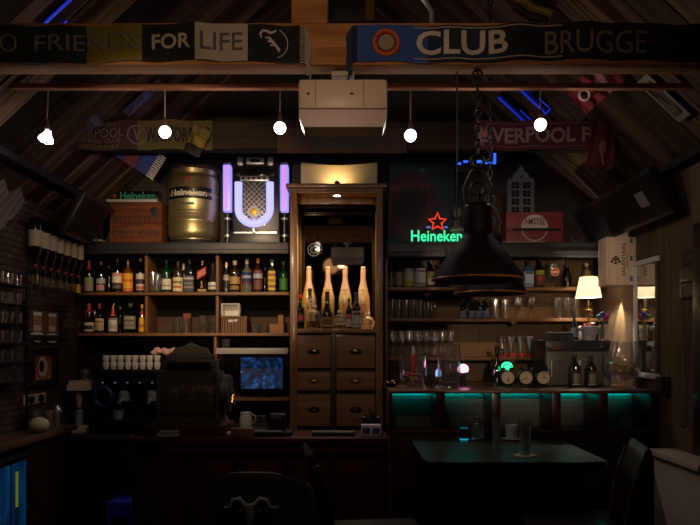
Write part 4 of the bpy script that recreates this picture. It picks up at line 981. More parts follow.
MB().lathe([(.0, .10), (.03, .112), (.02, .126), (.02, .14), (0, .14)], 16).build('collar', MBLK, t)
p = ontable(464, 435.5); t = thing('red_tumbler', 'little red glass with rims made to glow turquoise beside the cruet', 'glass', p)
MB().lathe([(.024, .006), (.025, .07)], 18).build('red_body', glass('red_glass', '#7a1c1c', .12), t)
MB().torus((0, 0, .005), .0235, .004, 'z', n=20, k=6).build('glowing_rim', emit('turquoise_glow', '#18c0e0', .7), t); MB().torus((0, 0, .075), .025, .0025, 'z', n=20, k=6).build('glowing_rim', emit('turquoise_glow_dim', '#18a0c0', .22), t)  # rims made to glow turquoise by themselves; the glass holds no flame

# white bench on the right
t = thing('bench', 'white painted bench end with a pale wooden top rail by the right wall', 'bench', (1.87, 3.82, 0))
MB().lohi((-.07, -.30, .84), (.10, .30, .875), .008).build('top_rail', wood('pale_rail_wood', '#a08a78', '#c0aa96', .5, axis=1), t)
MB().lohi((-.03, -.27, 0), (.0, .29, .8395)).build('back_panel', mat('white_bench_paint', '#a8a095', .5), t)
MB().lohi((-.045, -.30, 0), (.08, -.2705, .8395), .004).build('end_post', mat('white_bench_paint', '#a8a095', .5), t)

# ------------------------------------------------------------------ bottles and glasses, right shelves
R1, R2, R3 = 1.953, 1.711, 1.407
bx(391.5, 263, 7, R1, 'dim clear bottle at the cabinet end of the right top shelf', body=CLEARL, cap='#3a3a3a', lab=(.1, .4, '#5a5650'))
bx(399.5, 262, 8, R1, 'clear bottle with faint copper label beside the two white-labelled bottles', body=CLEARL, cap='#6a5a4a', lab=(.1, .6, '#86705a'))
bx(409.3, 261, 10.5, R1, 'bottle with white label over a yellow band beside its all-white neighbour', style='squat', body=CLEARL, cap='#2a2420', lab=(.06, .7, '#a8a69e'), bands=((.08, .26, '#a8942a', 70), (.42, .5, '#b0a45a', 60)))
bx(420.6, 261, 11, R1, 'bottle with big all-white label and small red seal on the top shelf', style='squat', body=CLEARL, cap='#2a2420', lab=(.06, .72, '#aeb0b8'), bands=((.58, .64, '#8a2a2a', 30), (.1, .2, '#70727a', 50)))
bx(431, 261, 8, R1, 'brown bottle with gold and pale label peeping out beside the big pendant', body=BROWNB, cap='#a08a5a', lab=(.1, .6, '#8f7440'), bands=((.16, .34, '#b8b0a8', 50),))
for px in (438.6, 445.5): bx(px, 264, 6.5, R1, 'plain dark bottle in the shadow behind the big pendant shade', body=DARKB, cap='#2a2a2a', group='dark bottles behind the pendant')
bx(528.5, 261, 10, R1, 'blue gin bottle with tall pale label on the right top shelf', style='squat', sq=5, body=BLUEB, cap='#1a2234', lab=(.06, .76, '#a9bcd2'), bands=((.5, .62, '#3a4a6a', 40), (.1, .16, '#5a6a8a', 55)))
bx(539.5, 258, 9.5, R1, 'black liqueur bottle with yellow-green and red label next to the blue gin', style='std', body=mat('dark_green_black', '#0a120a', .07, coat=.6), cap='#14201a', lab=(.08, .58, '#4a2a18'), bands=((.44, .58, '#8a9420', 80), (.26, .38, '#8a2a1c', 50)))
t = thing('beer_goblet', 'stemmed beer goblet with round red-orange badge on the right top shelf', 'glass', (X(553, SB), SB, R1))
OMB().lathe([(.036, 0), (.034, .004), (.008, .012), (.006, .05), (.02, .065), (.045, .10), (.05, .14), (.044, .20), (.042, .20), (.048, .14), (.042, .102), (.001, .07)], 22).build('goblet', CLEAR, t)
b_ = MB().lathe([(0, 0), (.034, 0), (.034, .003), (0, .003)], 22, (0, -.0535, .125), axis='y').build('round_badge', paint('#d0cabc'), t)
MB().lathe([(0, 0), (.028, 0), (.028, .002), (0, .002)], 22, (0, -.0575, .125), axis='y').build('badge_red', paint('#c8401c'), b_)
MB().lohi((-.02, -.0605, .118), (.02, -.0598, .13)).build('badge_band', paint('#e0c8a0'), b_)
bx(567, 259, 9, R1, 'plain dark champagne-style bottle beside the goblet', style='burg', body=mat('navy_black_glass', '#07080e', .06, coat=.6), cap='#1c1c2a', capf=(.72, 1))
bx(586.5, 264, 8.5, R1, 'clear square bottle with cream label and round stopper above the table lamp', style='squat', sq=6, body=mat('warm_spirit', '#6a5c3a', .1, coat=.6), cap='#c8b890', lab=(.06, .5, '#c8b890'), bands=((.2, .3, '#8a7a58', 50),))
bx(592, 268, 6, R1, 'olive oil coloured bottle behind the cream-labelled square bottle', Y=5.53, body=mat('olive_glass', '#4a4a10', .1, coat=.5), cap='#2a2a10')
g = tumbler(.027, .15, 'highball_glass', .95)
place(g, [(X(px, SB), SB, R2) for px in (390.5, 397.6, 404.7, 411.8, 418.9)], 'ridged highball glass in the row of five below the white-labelled bottles', 'glass', 'highball glasses under the white-labelled bottles')
g = tumbler(.025, .13, 'highball_glass', .95)
place(g, [(X(px, SB), SB, R2) for px in (426.5, 433)], 'faint slim glass beside the five highball glasses', 'glass', 'faint slim glasses')
for k, px in enumerate((463.5, 472, 479, 486)):
    bx(px, 299, 6.6, R2, 'small dark lilac-labelled bottle below the rear pendant, ' + ('set a little apart from its three twins', 'first of the close trio', 'middle of the close trio', 'last of the close trio')[k], style='wine', body=DARKB, cap='#2a3038', lab=(.04, .40, '#8f95b4'), group='lilac-labelled bottles under the rear pendant')
g = tumbler(.03, .15, 'highball_glass', .9)
place(g, [(X(495, SB), SB, R2), (X(505, SB), SB, R2)], 'clear highball glass between the lilac-labelled bottles and the stemmed glasses', 'glass', 'highball glasses beside the lilac-labelled bottles')
g = wineglass(.036, .17, 'stemmed_glass')
place(g, [(X(518, SB), SB, R2, 'stemmed glass on the middle shelf, next to the highball glasses'), (X(531.5, SB), SB, R2, 'stemmed glass on the middle shelf, next to the bare pale rail')], '', 'glass', 'stemmed glasses on the middle shelf')
g = tumbler(.036, .165, 'highball_glass', .85)
place(g, [(X(558, SB), SB, R2), (X(567, SB), SB, R2), (X(576, SB), SB, R2)], 'tall clear glass in the trio beside the table lamp stem', 'glass', 'tall glasses beside the table lamp')
g = wineglass(.036, .205)
sp = [(X(392.5 + 8.3 * k, 5.38), 5.38, R3) for k in range(8)] + [(X(393.5 + 8.3 * k, 5.50), 5.50, R3) for k in range(8)]
place(g, sp, 'stemmed wine glass in the crowded double row above the candle vase', 'glass', 'wine glasses above the candle vase')
# red-footed glasses
g = OMB().lathe([(.001, .02), (.015, .03), (.022, .09), (.034, .165), (.032, .165), (.02, .09), (.013, .035), (.001, .03)], 18).build('parfait_glass', CLEAR)
ft = MB().lathe([(.032, 0), (.033, .012), (.018, .024), (.0145, .029), (.0, .0195)], 18).build('red_foot', mat('red_glass_foot', '#b4343a', .15, coat=.5), g)
tag(g, '', 'glass')
for k, px in enumerate((502.5, 511.5, 521, 530)):
    lab = 'flared glass with red foot above the alarm clocks, ' + ('first, over the green lamp', 'second of the four', 'third of the four', 'last, nearest the black cooler')[k]
    if k == 0: g.location = (X(px, SB), SB, R3); g['label'] = lab; g['group'] = 'red-footed glasses above the clocks'
    else: dup(g, (X(px, SB), SB, R3), lab, 0, 'red-footed glasses above the clocks')
t = thing('small_carton', 'small patterned box at the end of the glass shelf beside the cooler', 'box', (X(540, 5.36), 5.34, R3))
MB().lohi((-.032, 0, 0), (.03, .08, .135), .002).build('carton', ramp_mat('patterned_carton', 'noise', [(.4, '#1c2230'), (.52, '#6a5a5c'), (.6, '#8a3a34')], (28, 28, 28)), t)
MB().lohi((-.03, -.0015, .03), (.028, -.0002, .06)).build('plain_band', paint('#44464e'), t)

# things on the back counter
CTZ = 1.207
t = thing('glass_vase', 'flared glass vase of dark potpourri with a red candle', 'vase', (X(413, 4.86), 4.86, CTZ))
OMB().lathe([(.001, .006), (.085, .006), (.09, 0), (.095, .10), (.108, .215), (.105, .215), (.091, .10), (.086, .012), (.001, .012)], 26).build('glass_body', CLEAR, t)
mb = MB()
for k in range(70):
    a = random.uniform(0, 2 * PI); r = .07 * math.sqrt(random.random()); mb.ball((r * math.cos(a), r * math.sin(a), .022 + random.uniform(0, .075) * (1.25 - r / .07 * .5)), random.uniform(.008, .014), (1, 1, .8), 7)
o = mb.build('potpourri', ramp_mat('potpourri_mix', 'noise', [(.38, '#1c100c'), (.5, '#6a3024'), (.6, '#b0503c')], (40, 40, 40)), t); o['kind'] = 'stuff'
c = MB().cyl((.005, 0, .05), (.005, 0, .23), .016, n=16).build('candle', mat('red_candle_wax', '#c23a34', .5), t); MB().cyl((.005, 0, .2302), (.005, 0, .285), .0155, .008, 14).build('candle_tip', paint('#9a9296'), c)
t = thing('cylinder_vase', 'tall clear cylinder vase standing beside the pink mushroom lamp', 'vase', (X(449, 4.74), 4.74, CTZ))
OMB().lathe([(.001, .008), (.078, .008), (.08, 0), (.08, .305), (.077, .305), (.077, .014), (.001, .014)], 28).build('glass_body', CLEAR, t)
MB().lathe([(0, .0145), (.076, .0145), (.076, .03), (0, .045)], 22).build('dark_pebbles', mat('dark_gravel', '#241a1a', .8, bump=1., vscale=90), t)
def mush(label, px, Y, col, s, zc=.12):
    t = thing('mushroom_lamp', label, 'lamp', (X(px, Y), Y, CTZ))
    MB().lathe([(.03, 0), (.03, .012), (.018, .02), (.02, zc - .03), (.0, zc - .029)], 16).build('base', MBLK, t)
    MB().lathe([(.0, zc - .028), (.036, zc - .022), (.042, zc), (.034, zc + .022), (.016, zc + .034), (0, zc + .036)], 22).build('lit_dome', emit('dome_' + col[1:], col, s), t)
    return t
mush('glowing pink mushroom lamp beside the tall cylinder vase', 463, 4.92, '#ff9ad0', 3.2)
mush('glowing green mushroom lamp above the first alarm clock', 507, 4.96, '#3affa8', 1.6, .135)
mush('little bluish-white lit lamp between the two vases', 438.5, 5.1, '#9ac8ff', 1.2, .08).scale = (.55, .55, 1)
t = thing('glass_trinkets', 'low dish of small shiny trinkets beside the candle vase', 'dish', (X(390.5, 4.8), 4.8, CTZ))
MB().lathe([(.02, 0), (.05, .012), (.052, .018), (.0, .012)], 18).build('dish', DKMET, t)
mb = MB()
for k in range(8): mb.ball((.03 * math.cos(k), .03 * math.sin(k), .024 + .01 * (k % 2)), .01, n=8)
mb.build('trinkets', BRASS, t)
t = thing('soda_siphon', 'tall dark soda siphon standing behind the first alarm clock', 'siphon', (X(497, 5.06), 5.06, CTZ))
MB().lathe([(.04, 0), (.042, .01), (.042, .11), (.034, .15), (.014, .19), (.012, .23), (0, .231)], 18).build('glass_body', glass('smoke_glass', '#3a4a4a', .2), t)
h = MB().lathe([(.016, .2315), (.017, .285), (0, .29)], 14).build('head', DKMET, t); MB().tube([(.016, 0, .262), (.045, 0, .26), (.05, 0, .22)], .006, 8).build('spout', DKMET, h)
for k, (px, lab, hh) in enumerate(((507.5, 'twin-bell alarm clock below the green mushroom lamp, hands upright', (180, 175)), (525.5, 'middle twin-bell alarm clock on the back counter, hands spread low', (120, 240)), (543, 'twin-bell alarm clock nearest the black cooler', (95, 5)))):
    t = thing('alarm_clock', lab, 'clock', (X(px, 4.74), 4.74, CTZ), group='twin-bell alarm clocks')
    rc = .052
    MB().lathe([(0, 0), (rc * .9, 0), (rc, .006), (rc, .034), (rc * .92, .04), (rc * .86, .0405), (rc * .86, .036), (0, .036)], 28, (0, .02, rc + .014), axis='y').build('case', BLACK, t)
    f = MB().lathe([(0, 0), (rc * .84, 0), (rc * .84, .002), (0, .002)], 28, (0, -.0165, rc + .014), axis='y').build('dial', paint('#b5a68e'), t)
    for a, l in zip(hh, (.024, .034)):
        a = R(a); MB().tube([(0, -.0195, rc + .014), (l * math.sin(a), -.0195, rc + .014 + l * math.cos(a))], .0022, 6).build('hand', MBLK, f)
    mb = MB()
    for q in range(12): a = q * PI / 6; mb.box((.037 * math.sin(a), -.0192, rc + .014 + .037 * math.cos(a)), (.003, .001, .003))
    mb.build('hour_marks', MBLK, f)
    for s in (-1, 1):
        MB().lathe([(.021, 0), (.019, .009), (.01, .016), (0, .018)], 16, (s * .03, .0, 2 * rc + .0145)).build('bell', DKMET, t)
        MB().cyl((s * .03, 0, .0), (s * .024, 0, .03), .005, n=8).build('foot', DKMET, t)
    MB().tube([(-.032, 0, 2 * rc + .034), (-.02, 0, 2 * rc + .05), (.02, 0, 2 * rc + .05), (.032, 0, 2 * rc + .034)], .003, 6).build('handle', DKMET, t)
# black cooler with door handles
t = thing('undercounter_fridge', 'black two-door cooler with steel handles behind the two stout bottles', 'cooler', (X(575, 4.9), 4.9, CTZ)); fw = X(604, 4.9) - X(575, 4.9); fh = 1.535 - CTZ
MB().lohi((-fw - .0, .012, 0), (fw + .052, .38, fh), .006).build('housing', mat('graphite_case', '#26262a', .35, .2), t)
MB().lohi((-fw, -.002, fh - .078), (fw + .05, .0115, fh - .004), .003).build('control_panel', mat('graphite_panel', '#2a2a2c', .3), t)
for a, b in ((-fw + .002, -.01), (-.006, fw - .008)):
    d = MB().lohi((a, -.012, .004), (b, .0115, fh - .082), .004).build('door', mat('graphite_door', '#54514d', .4), t)
    MB().tube([(a + .03, -.013, .05), (a + .03, -.03, .06), (a + .03, -.03, .175), (a + .045, -.03, .19), (a + .1, -.03, .19), (a + .1, -.013, .19)], .005, 8).build('handle', CHROME, d)
MB().lohi((fw - .004, -.008, 0), (fw + .052, .0115, fh - .082), .003).build('grey_side', mat('blue_grey_side', '#777b8a', .4), t)
MB().torus((-fw + .07, -.004, fh - .04), .028, .004, n=22, k=6).build('red_ring_mark', paint('#8a3a24'), t)
for xx in (-fw + .03, fw - .02): MB().cyl((xx, -.0022, fh - .045), (xx, -.008, fh - .045), .006, n=10).build('knob', CHROME, t)
for px, lab in ((575.5, 'stout bottle in front of the cooler, nearer the clocks'), (591.5, 'stout bottle in front of the cooler, nearer the bowl of corks')):
    bottle(lab, (X(px, 4.76), 4.76, CTZ), .225, .068, style='std', body=DARKB, cap='#2a2622', lab=(.08, .5, '#26241f'), bands=((.12, .42, '#7a7468', 42), (.06, .1, '#a09a90', 60)), group='stout bottles before the cooler')
t = thing('brandy_bowl', 'oversized stemmed glass bowl half full of corks', 'bowl', (X(624, 4.62), 4.62, CTZ))
OMB().lathe([(.085, 0), (.08, .006), (.02, .022), (.016, .045), (.05, .06), (.10, .105), (.117, .16), (.105, .235), (.082, .315), (.080, .315), (.102, .235), (.114, .16), (.098, .108), (.001, .055)], 30).build('glass_body', CLEAR, t)
mb = MB()
for k in range(75):
    a = random.uniform(0, 2 * PI); r = .085 * math.sqrt(random.random()); z = .088 + random.uniform(0, .07) + (r / .085) ** 2 * .025
    d = Vector((random.uniform(-1, 1), random.uniform(-1, 1), random.uniform(-.5, .5))).normalized() * .016
    c = Vector((r * math.cos(a), r * math.sin(a), z)); mb.cyl(c - d, c + d, .009, n=8)
o = mb.build('corks', mat('cork', '#b0926c', .85, var=.25, vscale=60), t); o['kind'] = 'stuff'
# on top of the cooler
FT = CTZ + fh + .0005
t = thing('storage_tub', 'clear shallow tub of blue and red packets on the cooler', 'tub', (X(559, 4.98), 4.98, FT))
w_ = .085
mb = MB().lohi((-w_, -.06, 0), (w_, .06, .004)); 
for a, b in (((-w_, -.06), (w_, -.057)), ((-w_, .057), (w_, .06)), ((-w_, -.057), (-w_ + .003, .057)), ((w_ - .003, -.057), (w_, .057))): mb.lohi((*a, .004), (*b, .05))
mb.build('tub_body', glass('frosted_plastic', '#c8ccd4', .15, .2), t); MB().lohi((-w_ - .004, -.064, .0505), (w_ + .004, .064, .058), .003).build('lid', mat('pale_lid', '#9aa0aa', .4), t)
mb = MB()
for k in range(10): mb.box((-.07 + .0155 * k, random.uniform(-.03, .03), .022), (.014, .05, .03))
mb.build('packets', ramp_mat('packet_mix', 'noise', [(.42, '#24366e'), (.52, '#9aa0b0'), (.6, '#8a2a24')], (40, 10, 20)), t)
t = thing('slim_bottle', 'slim dark bottle with blue side beside the steel bucket', 'bottle', (X(574, 4.98), 4.98, FT))
MB().lathe([(.022, 0), (.024, .008), (.024, .11), (.01, .15), (.009, .17), (0, .171)], 16).build('glass_body', mat('dark_blue_bottle', '#16243a', .1, coat=.5), t); MB().lathe([(.011, .1715), (.012, .195), (0, .197)], 12).build('cap', paint('#1e5a44'), t)
OMB().lathe([(.0248, .02), (.0248, .09)], 14, a0=-PI, a1=0).build('paper_label', paper('#6a7a94'), t)
t = thing('steel_bucket', 'small galvanised bucket of red and white sachets on the cooler', 'bucket', (X(589, 4.98), 4.98, FT))
OMB().lathe([(.0005, .003), (.044, .003), (.045, 0), (.06, .095), (.063, .098), (.06, .101), (.056, .097), (.042, .008), (.0005, .008)], 26).build('bucket_body', mat('galvanised_steel', '#b4bccc', .35, .4), t)
for s in (-1, 1): MB().ball((s * .062, 0, .082), .007, n=8).build('handle_lug', CHROME, t)
MB().tube([(-.062, -.006, .082), (-.045, -.05, .05), (0, -.068, .035), (.045, -.05, .05), (.062, -.006, .082)], .002, 6).build('bail_handle', CHROME, t)
mb = MB(); mb2 = MB()
for k in range(14):
    a = random.uniform(0, 2 * PI); r = random.uniform(0, .035); (mb if k % 2 else mb2).box((r * math.cos(a), r * math.sin(a), .10 + random.uniform(0, .018)), (.024, .012, .03), Matrix.Rotation(a, 3, 'Z') @ Matrix.Rotation(.6, 3, 'X'))
mb.build('red_sachets', paint('#b83a2c'), t); mb2.build('pale_sachets', paint('#c8a890'), t)
t = thing('straw_glass', 'clear glass holding green, violet and pink flower picks beside the table lamp', 'glass', (X(602.5, 5.0), 5.0, FT))
OMB().lathe([(.001, .005), (.028, .005), (.029, 0), (.034, .115), (.032, .115), (.027, .01), (.001, .01)], 18).build('glass_body', CLEAR, t)
for k, (c, dx, dz) in enumerate((('#1c6a4a', -.03, .17), ('#2a3aa0', .0, .19), ('#a82a6a', .03, .175), ('#7a2a80', .015, .16))):
    p = MB().cyl((dx * .3, .002 * k, .012), (dx, 0, dz - .015), .002, n=6).build('stick', paint('#2a5a3a'), t)
    mb = MB().ball((dx, 0, dz), .014, n=8)
    for q in range(5): mb.ball((dx + .013 * math.cos(q * 1.26), -.004, dz + .013 * math.sin(q * 1.26)), .009, n=7)
    mb.build('flower_head', paint(c), p)
t = thing('toy_figure', 'small pale figure perched under the table lamp shade', 'figurine', (X(580, 5.24), 5.24, FT))
MB().lathe([(.018, 0), (.02, .03), (.012, .07), (.008, .08), (0, .081)], 14).build('robe', paint('#8a7a70'), t); MB().ball((0, 0, .095), .017, n=12).build('head', paint('#c8b4a4'), t)
# table lamp
t = thing('table_lamp', 'brass table lamp with glowing cream shade beside the wine box', 'lamp', (X(589.5, 5.1), 5.12, FT))
LZ = FT
MB().lathe([(.05, 0), (.05, .008), (.02, .02), (.008, .03), (.0, .0301)], 22).build('base', BRASS, t)
st = MB().lathe([(.007, .0305), (.006, .20), (.012, .21), (.028, .222), (.028, .228), (.008, .235), (.006, .25), (.007, .30), (0, .301)], 18).build('stem', BRASS, t)
zb, zt2 = Z(297.5, 5.12) - LZ, Z(277, 5.12) - LZ
OMB().lathe([(.096, zb), (.064, zt2), (.0625, zt2), (.0945, zb)], 40).build('lamp_shade', None, t)
sh = [c for c in t.children if c.name.startswith('lamp_shade')][0]
m = bpy.data.materials.new('lit_shade_fabric'); m.use_nodes = True; nt = m.node_tree; nt.nodes.remove(nt.nodes['Principled BSDF'])
d_ = nt.nodes.new('ShaderNodeBsdfDiffuse'); d_.inputs[0].default_value = srgb('#f8f2e6'); tl = nt.nodes.new('ShaderNodeBsdfTranslucent'); tl.inputs[0].default_value = srgb('#fff4e4'); mx = nt.nodes.new('ShaderNodeMixShader'); mx.inputs[0].default_value = .6
nt.links.new(d_.outputs[0], mx.inputs[1]); nt.links.new(tl.outputs[0], mx.inputs[2]); nt.links.new(mx.outputs[0], nt.nodes['Material Output'].inputs['Surface']); sh.data.materials.append(m)
# wine box on the right wall
wy0 = 4.8; wx0, wx1 = X(606, wy0), RX - .001; wz0, wz1 = Z(285, wy0), Z(237, wy0)
t = thing('wine_crate', 'pale wooden wine box stencilled with a grape crest, fixed high on the right wall', 'crate', (wx0, wy0, wz0)); ww = wx1 - wx0; wh = wz1 - wz0
PINE = wood('pale_pine', '#d8bca0', '#ecd8c4', .6, axis=2)
mb = MB(); mb.lohi((0, 0, 0), (ww, .016, wh), .002).lohi((0, .0165, 0), (.014, .15, wh), .002).lohi((ww - .014, .0165, 0), (ww, .15, wh), .002).lohi((.0145, .0165, 0), (ww - .0145, .15, .014)).lohi((.0145, .0165, wh - .014), (ww - .0145, .15, wh))
mb.build('boards', PINE, t)
ink = paint('#4a3c34')
text('SALENTEIN', wh * .66, .026, ink, t, (ww * .58, -.0005, wh * .52), roll=PI / 2)
MB().lohi((ww * .71, -.0007, wh * .36), (ww * .73, -.0001, wh * .64)).build('print_line', ink, t)
mb = MB()
for a, b in ((0, 0), (.012, .006), (-.012, .006), (.02, -.008), (-.02, -.008), (0, .016), (.0, -.016)): mb.ball((ww * .32 + a * 1.3, -.001, wh * .52 + b * 1.3), .010, (1, .2, 1), 8)
mb.build('grape_crest', ink, t)
for zz in (wh * .08, wh * .5, wh * .88): MB().lohi((ww - .042, -.0012, zz), (ww - .024, -.0002, zz + .035)).build('paper_seal', paint('#5a6684'), t)
MB().ball((-.001, .08, wh * .42), .006, (.3, 1, 1), 8).ball((-.001, .1, wh * .75), .005, (.3, 1, 1), 8).build('knot', paint('#7a4a34'), t)
# mirror on the right wall
t = thing('wall_mirror', 'white framed mirror on the right wall reflecting the table lamp', 'mirror', (RX - .001, 4.62, 1.27))
y0, y1 = 4.43, 4.80
mz0, mz1 = Z(378, 4.62) - 1.27, Z(261, 4.72) - 1.27
FR = mat('white_frame', '#e0e0e0', .4)
a, b = y0 - 4.62, y1 - 4.62
mb = MB().lohi((-.022, a, mz0), (0, b, mz0 + .035), .004).lohi((-.022, a, mz1 - .035), (0, b, mz1), .004).lohi((-.022, b - .035, mz0 + .0355), (0, b, mz1 - .0355), .004)
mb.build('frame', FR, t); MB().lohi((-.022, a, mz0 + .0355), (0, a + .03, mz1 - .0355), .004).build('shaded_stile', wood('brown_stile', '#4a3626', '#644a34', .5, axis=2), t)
MB().lohi((-.012, a + .03, mz0 + .035), (-.004, b - .035, mz1 - .035)).build('mirror_glass', mat('mirror_glass', '#c8c8c8', .03, 1.), t)
# dim bits on the right wall near the door
t = thing('paddle', 'long bottle-shaped wooden paddle hung on the right wall', 'ornament', (RX - .003, 4.12, Z(428, 4.15)))
MB().lathe([(.0, 0), (.042, .02), (.045, .12), (.042, .30), (.018, .40), (.016, .5), (.0, .51)], 18).build('paddle_body', wood('olive_wood', '#4a3a20', '#6a5430', .4, axis=2, coat=.3), t).scale = (.25, 1, 1)
o = MB().lohi((-.06, -.045, 0), (0, .045, .11), .004).build('wall_box', DARKW, None, (RX - .001, 4.32, Z(394, 4.32))); tag(o, 'small dark box fixed to the right wall below the mirror', 'box')
MB().lohi((-.0625, -.035, .075), (-.0605, .035, .082)).build('slot', MBLK, o)
for k in range(3):
    o = MB().lohi((-.018, -.11, 0), (0, .11, .085), .004).build('miniature_picture', DARKW, None, (RX - .001, 4.02, Z(298, 4.02) + k * .1)); tag(o, 'little dark frame in the column of three by the door, ' + ('lowest', 'middle', 'topmost')[k], 'picture', 'column of little frames by the door')
    MB().lohi((-.0195, -.09, .014), (-.0182, .09, .071)).build('print', paint('#3a2e26'), o)

# ------------------------------------------------------------------ on top of the shelves
TZ2 = 2.2955
t = thing('wooden_gin_crate', 'old red-brown gin crate with dark stencilled lettering on the cornice', 'crate', (X(136.5, 5.36), 5.34, TZ2))
cw, ch = U(52, 5.34) / 2, Z(202, 5.34) - TZ2
CR = wood('red_brown_crate', '#522c1c', '#74442c', .6)
MB().lohi((-cw, 0, 0), (cw, .016, ch * .49), .002).build('front_board', CR, t); MB().lohi((-cw, 0, ch * .495), (cw, .016, ch), .002).build('front_board', CR, t)
mb = MB().lohi((-cw, .0165, 0), (-cw + .014, .22, ch), .002).lohi((cw - .014, .0165, 0), (cw, .22, ch), .002).lohi((-cw + .0145, .205, 0), (cw - .0145, .22, ch), .002).lohi((-cw + .0145, .0165, 0), (cw - .0145, .2045, .014)); mb.build('side_boards', CR, t)
BI = paint('#140c08')
text("BOOTH'S", cw * 1.7, .05, BI, t, (0, -.0005, ch * .60)); text('FINEST', cw * .75, .022, BI, t, (0, -.0005, ch * .44)); text('DRY GIN', cw * 1.75, .055, BI, t, (0, -.0005, ch * .26))
MB().ball((cw * .72, -.001, ch * .78), .034, (1, .05, 1), 14).build('dark_stain', BI, t)
t = thing('light_sign', 'flat green lettered light sign lying on the gin crate', 'sign', (X(134, 5.4), 5.40, TZ2 + ch + .001))
MB().lohi((-.20, -.06, 0), (.20, .08, .022), .004).build('base', mat('pale_sign_base', '#a8a8a4', .4), t)
MB().lohi((-.195, 0, .0225), (.195, .022, .10), .004).build('dark_panel', mat('dark_acrylic', '#0b1410', .2), t)
text('Heineken', .28, .06, emit('green_letters', '#0f8a5a', .22), t, (.03, -.0005, .062), bold=.02)
MB().prism([(x, z) for x, z in star_pts(-.155, .062, .026)], -.0025, -.0004).build('red_star', emit('dim_red_star', '#a02018', .22), t)
# keg
t = thing('steel_keg', 'brass-coloured beer keg standing between the gin crate and jukebox', 'keg', (X(193, 5.42), 5.44, TZ2))
kr, kh = U(25, 5.4), Z(172, 5.4) - TZ2
KM = mat('brassy_keg_metal', '#b8a878', .36, .85, bump=.12, vscale=14)
p = [(kr * .82, 0), (kr * .86, .03), (kr * .86, .035), (kr * .97, .06), (kr, .09)]
for zz in (.30, .66): p += [(kr, kh * zz - .014), (kr * 1.025, kh * zz - .006), (kr * 1.025, kh * zz + .006), (kr, kh * zz + .014)]
p += [(kr, kh - .08), (kr * .97, kh - .05), (kr * .9, kh - .035), (kr * .93, kh - .03), (kr * .95, kh), (kr * .9, kh), (kr * .88, kh - .04), (0, kh - .045)]
MB().lathe(p, 44).build('drum', KM, t)
MB().lathe([(kr * .90, .001), (kr * .9, .028), (kr * .83, .0285), (kr * .83, .001), (kr * .90, .001)], 36).build('rubber_foot', MBLK, t)
zb_ = kh * .60
bd = OMB().lathe([(kr * 1.006, zb_ - .008), (kr * 1.006, zb_ + .082)], 30, a0=-PI / 2 - 1.0, a1=-PI / 2 + 1.0).build('black_band', mat('band_black', '#0e1210', .35), t)
wrapk = lambda a, b: (kr * 1.016 * math.sin(a / kr), -kr * 1.016 * math.cos(a / kr), b)
text('Heineken', kr * 1.5, .052, paint('#d4d0c4'), t, (0, 0, zb_ + .0375), warp=wrapk, bold=.02)
mb = MB(); mb.prism([(x, z) for x, z in star_pts(0, kh * .84, .034)], -.003, 0)
for v in mb.bm.verts: q = wrapk(v.co.x, v.co.z); v.co = Vector((q[0], q[1] + v.co.y, q[2]))
mb.build('red_star', paint('#a8281c', .4), t)
DG = paint('#4a4632')
for zz, w_, h_, m_ in ((.515, .5, .02, paint('#2a5a3a')), (.43, 1.0, .008, DG), (.385, .8, .008, DG), (.345, .9, .008, DG)):
    OMB().lathe([(kr * 1.006, kh * zz - h_ / 2), (kr * 1.006, kh * zz + h_ / 2)], 16, a0=-PI / 2 - w_ / 2, a1=-PI / 2 + w_ / 2).build('print_line', m_, t)
# jukebox
JX = X(254, 5.38)
t = thing('jukebox', 'silver and black jukebox with violet glowing tubes on the cornice', 'jukebox', (JX, 5.38, TZ2))
def jx(px): return X(px, 5.34) - JX
def jz(py): return Z(py, 5.34) - TZ2
VIO = emit('violet_tube', '#9a94ff', 1.1, '#8888ff'); PNK = emit('pink_core', '#ff7ac8', 1.1); ARCH = emit('white_violet_tube', '#a4a2ff', 1.7)
MB().lohi((jx(232), -.02, 0), (jx(279), .18, jz(158)), .008).build('cabinet_body', mat('jukebox_black', '#17171a', .35), t)
MB().lohi((jx(230), -.045, .0), (jx(280), -.0205, jz(231)), .006).build('base_panel', mat('jukebox_black', '#17171a', .3), t)
MB().lohi((jx(234), -.05, jz(233.5)), (jx(277), -.0455, jz(232)), .0).build('chrome_trim', CHROME, t)
for a, b in ((222.5, 230.5), (280, 288)):
    ca, cw_ = (jx(a) + jx(b)) / 2, (jx(b) - jx(a)) / 2
    MB().lohi((ca - cw_, -.03, jz(211)), (ca + cw_, .05, jz(164)), .012).build('light_tube', VIO, t)
    MB().lohi((ca - .007, -.034, jz(209)), (ca + .007, -.0303, jz(165))).build('pink_core', PNK, t)
    MB().lohi((ca - cw_ - .004, -.035, jz(163.5)), (ca + cw_ + .004, .06, jz(156)), .006).build('tube_cap', DKMET, t)
    MB().cyl((ca, .01, 0), (ca, .01, jz(212)), cw_ * .75, n=20).build('pillar', mat('jukebox_black', '#17171a', .3), t)
    for zz in (236, 219): MB().cyl((ca, .01, jz(zz)), (ca, .01, jz(zz - 2)), cw_ * .95, n=20).build('chrome_ring', CHROME, t)
    for dx in (-.015, .015):
        for zz in (158, 161): MB().ball((ca + dx, -.037, jz(zz)), .006, n=8).build('red_lamp', paint('#8a2028', .3), t)
cxj = jx(254); rj = (jx(270.5) - jx(239)) / 2; zc = jz(208.5)
pts = [(cxj - rj, -.03, jz(182))] + [(cxj + rj * math.cos(a), -.03, zc + rj * math.sin(a) * .95) for a in [PI + PI * k / 16 for k in range(17)]] + [(cxj + rj, -.03, jz(182))]
MB().tube(pts, .030, 14).build('arch_tube', ARCH, t)
MB().lohi((cxj - rj + .033, -.028, jz(214)), (cxj + rj - .033, -.0205, jz(180)), .0).build('grille_back', mat('grille_dark', '#2e2e36', .4), t)
mb = MB()
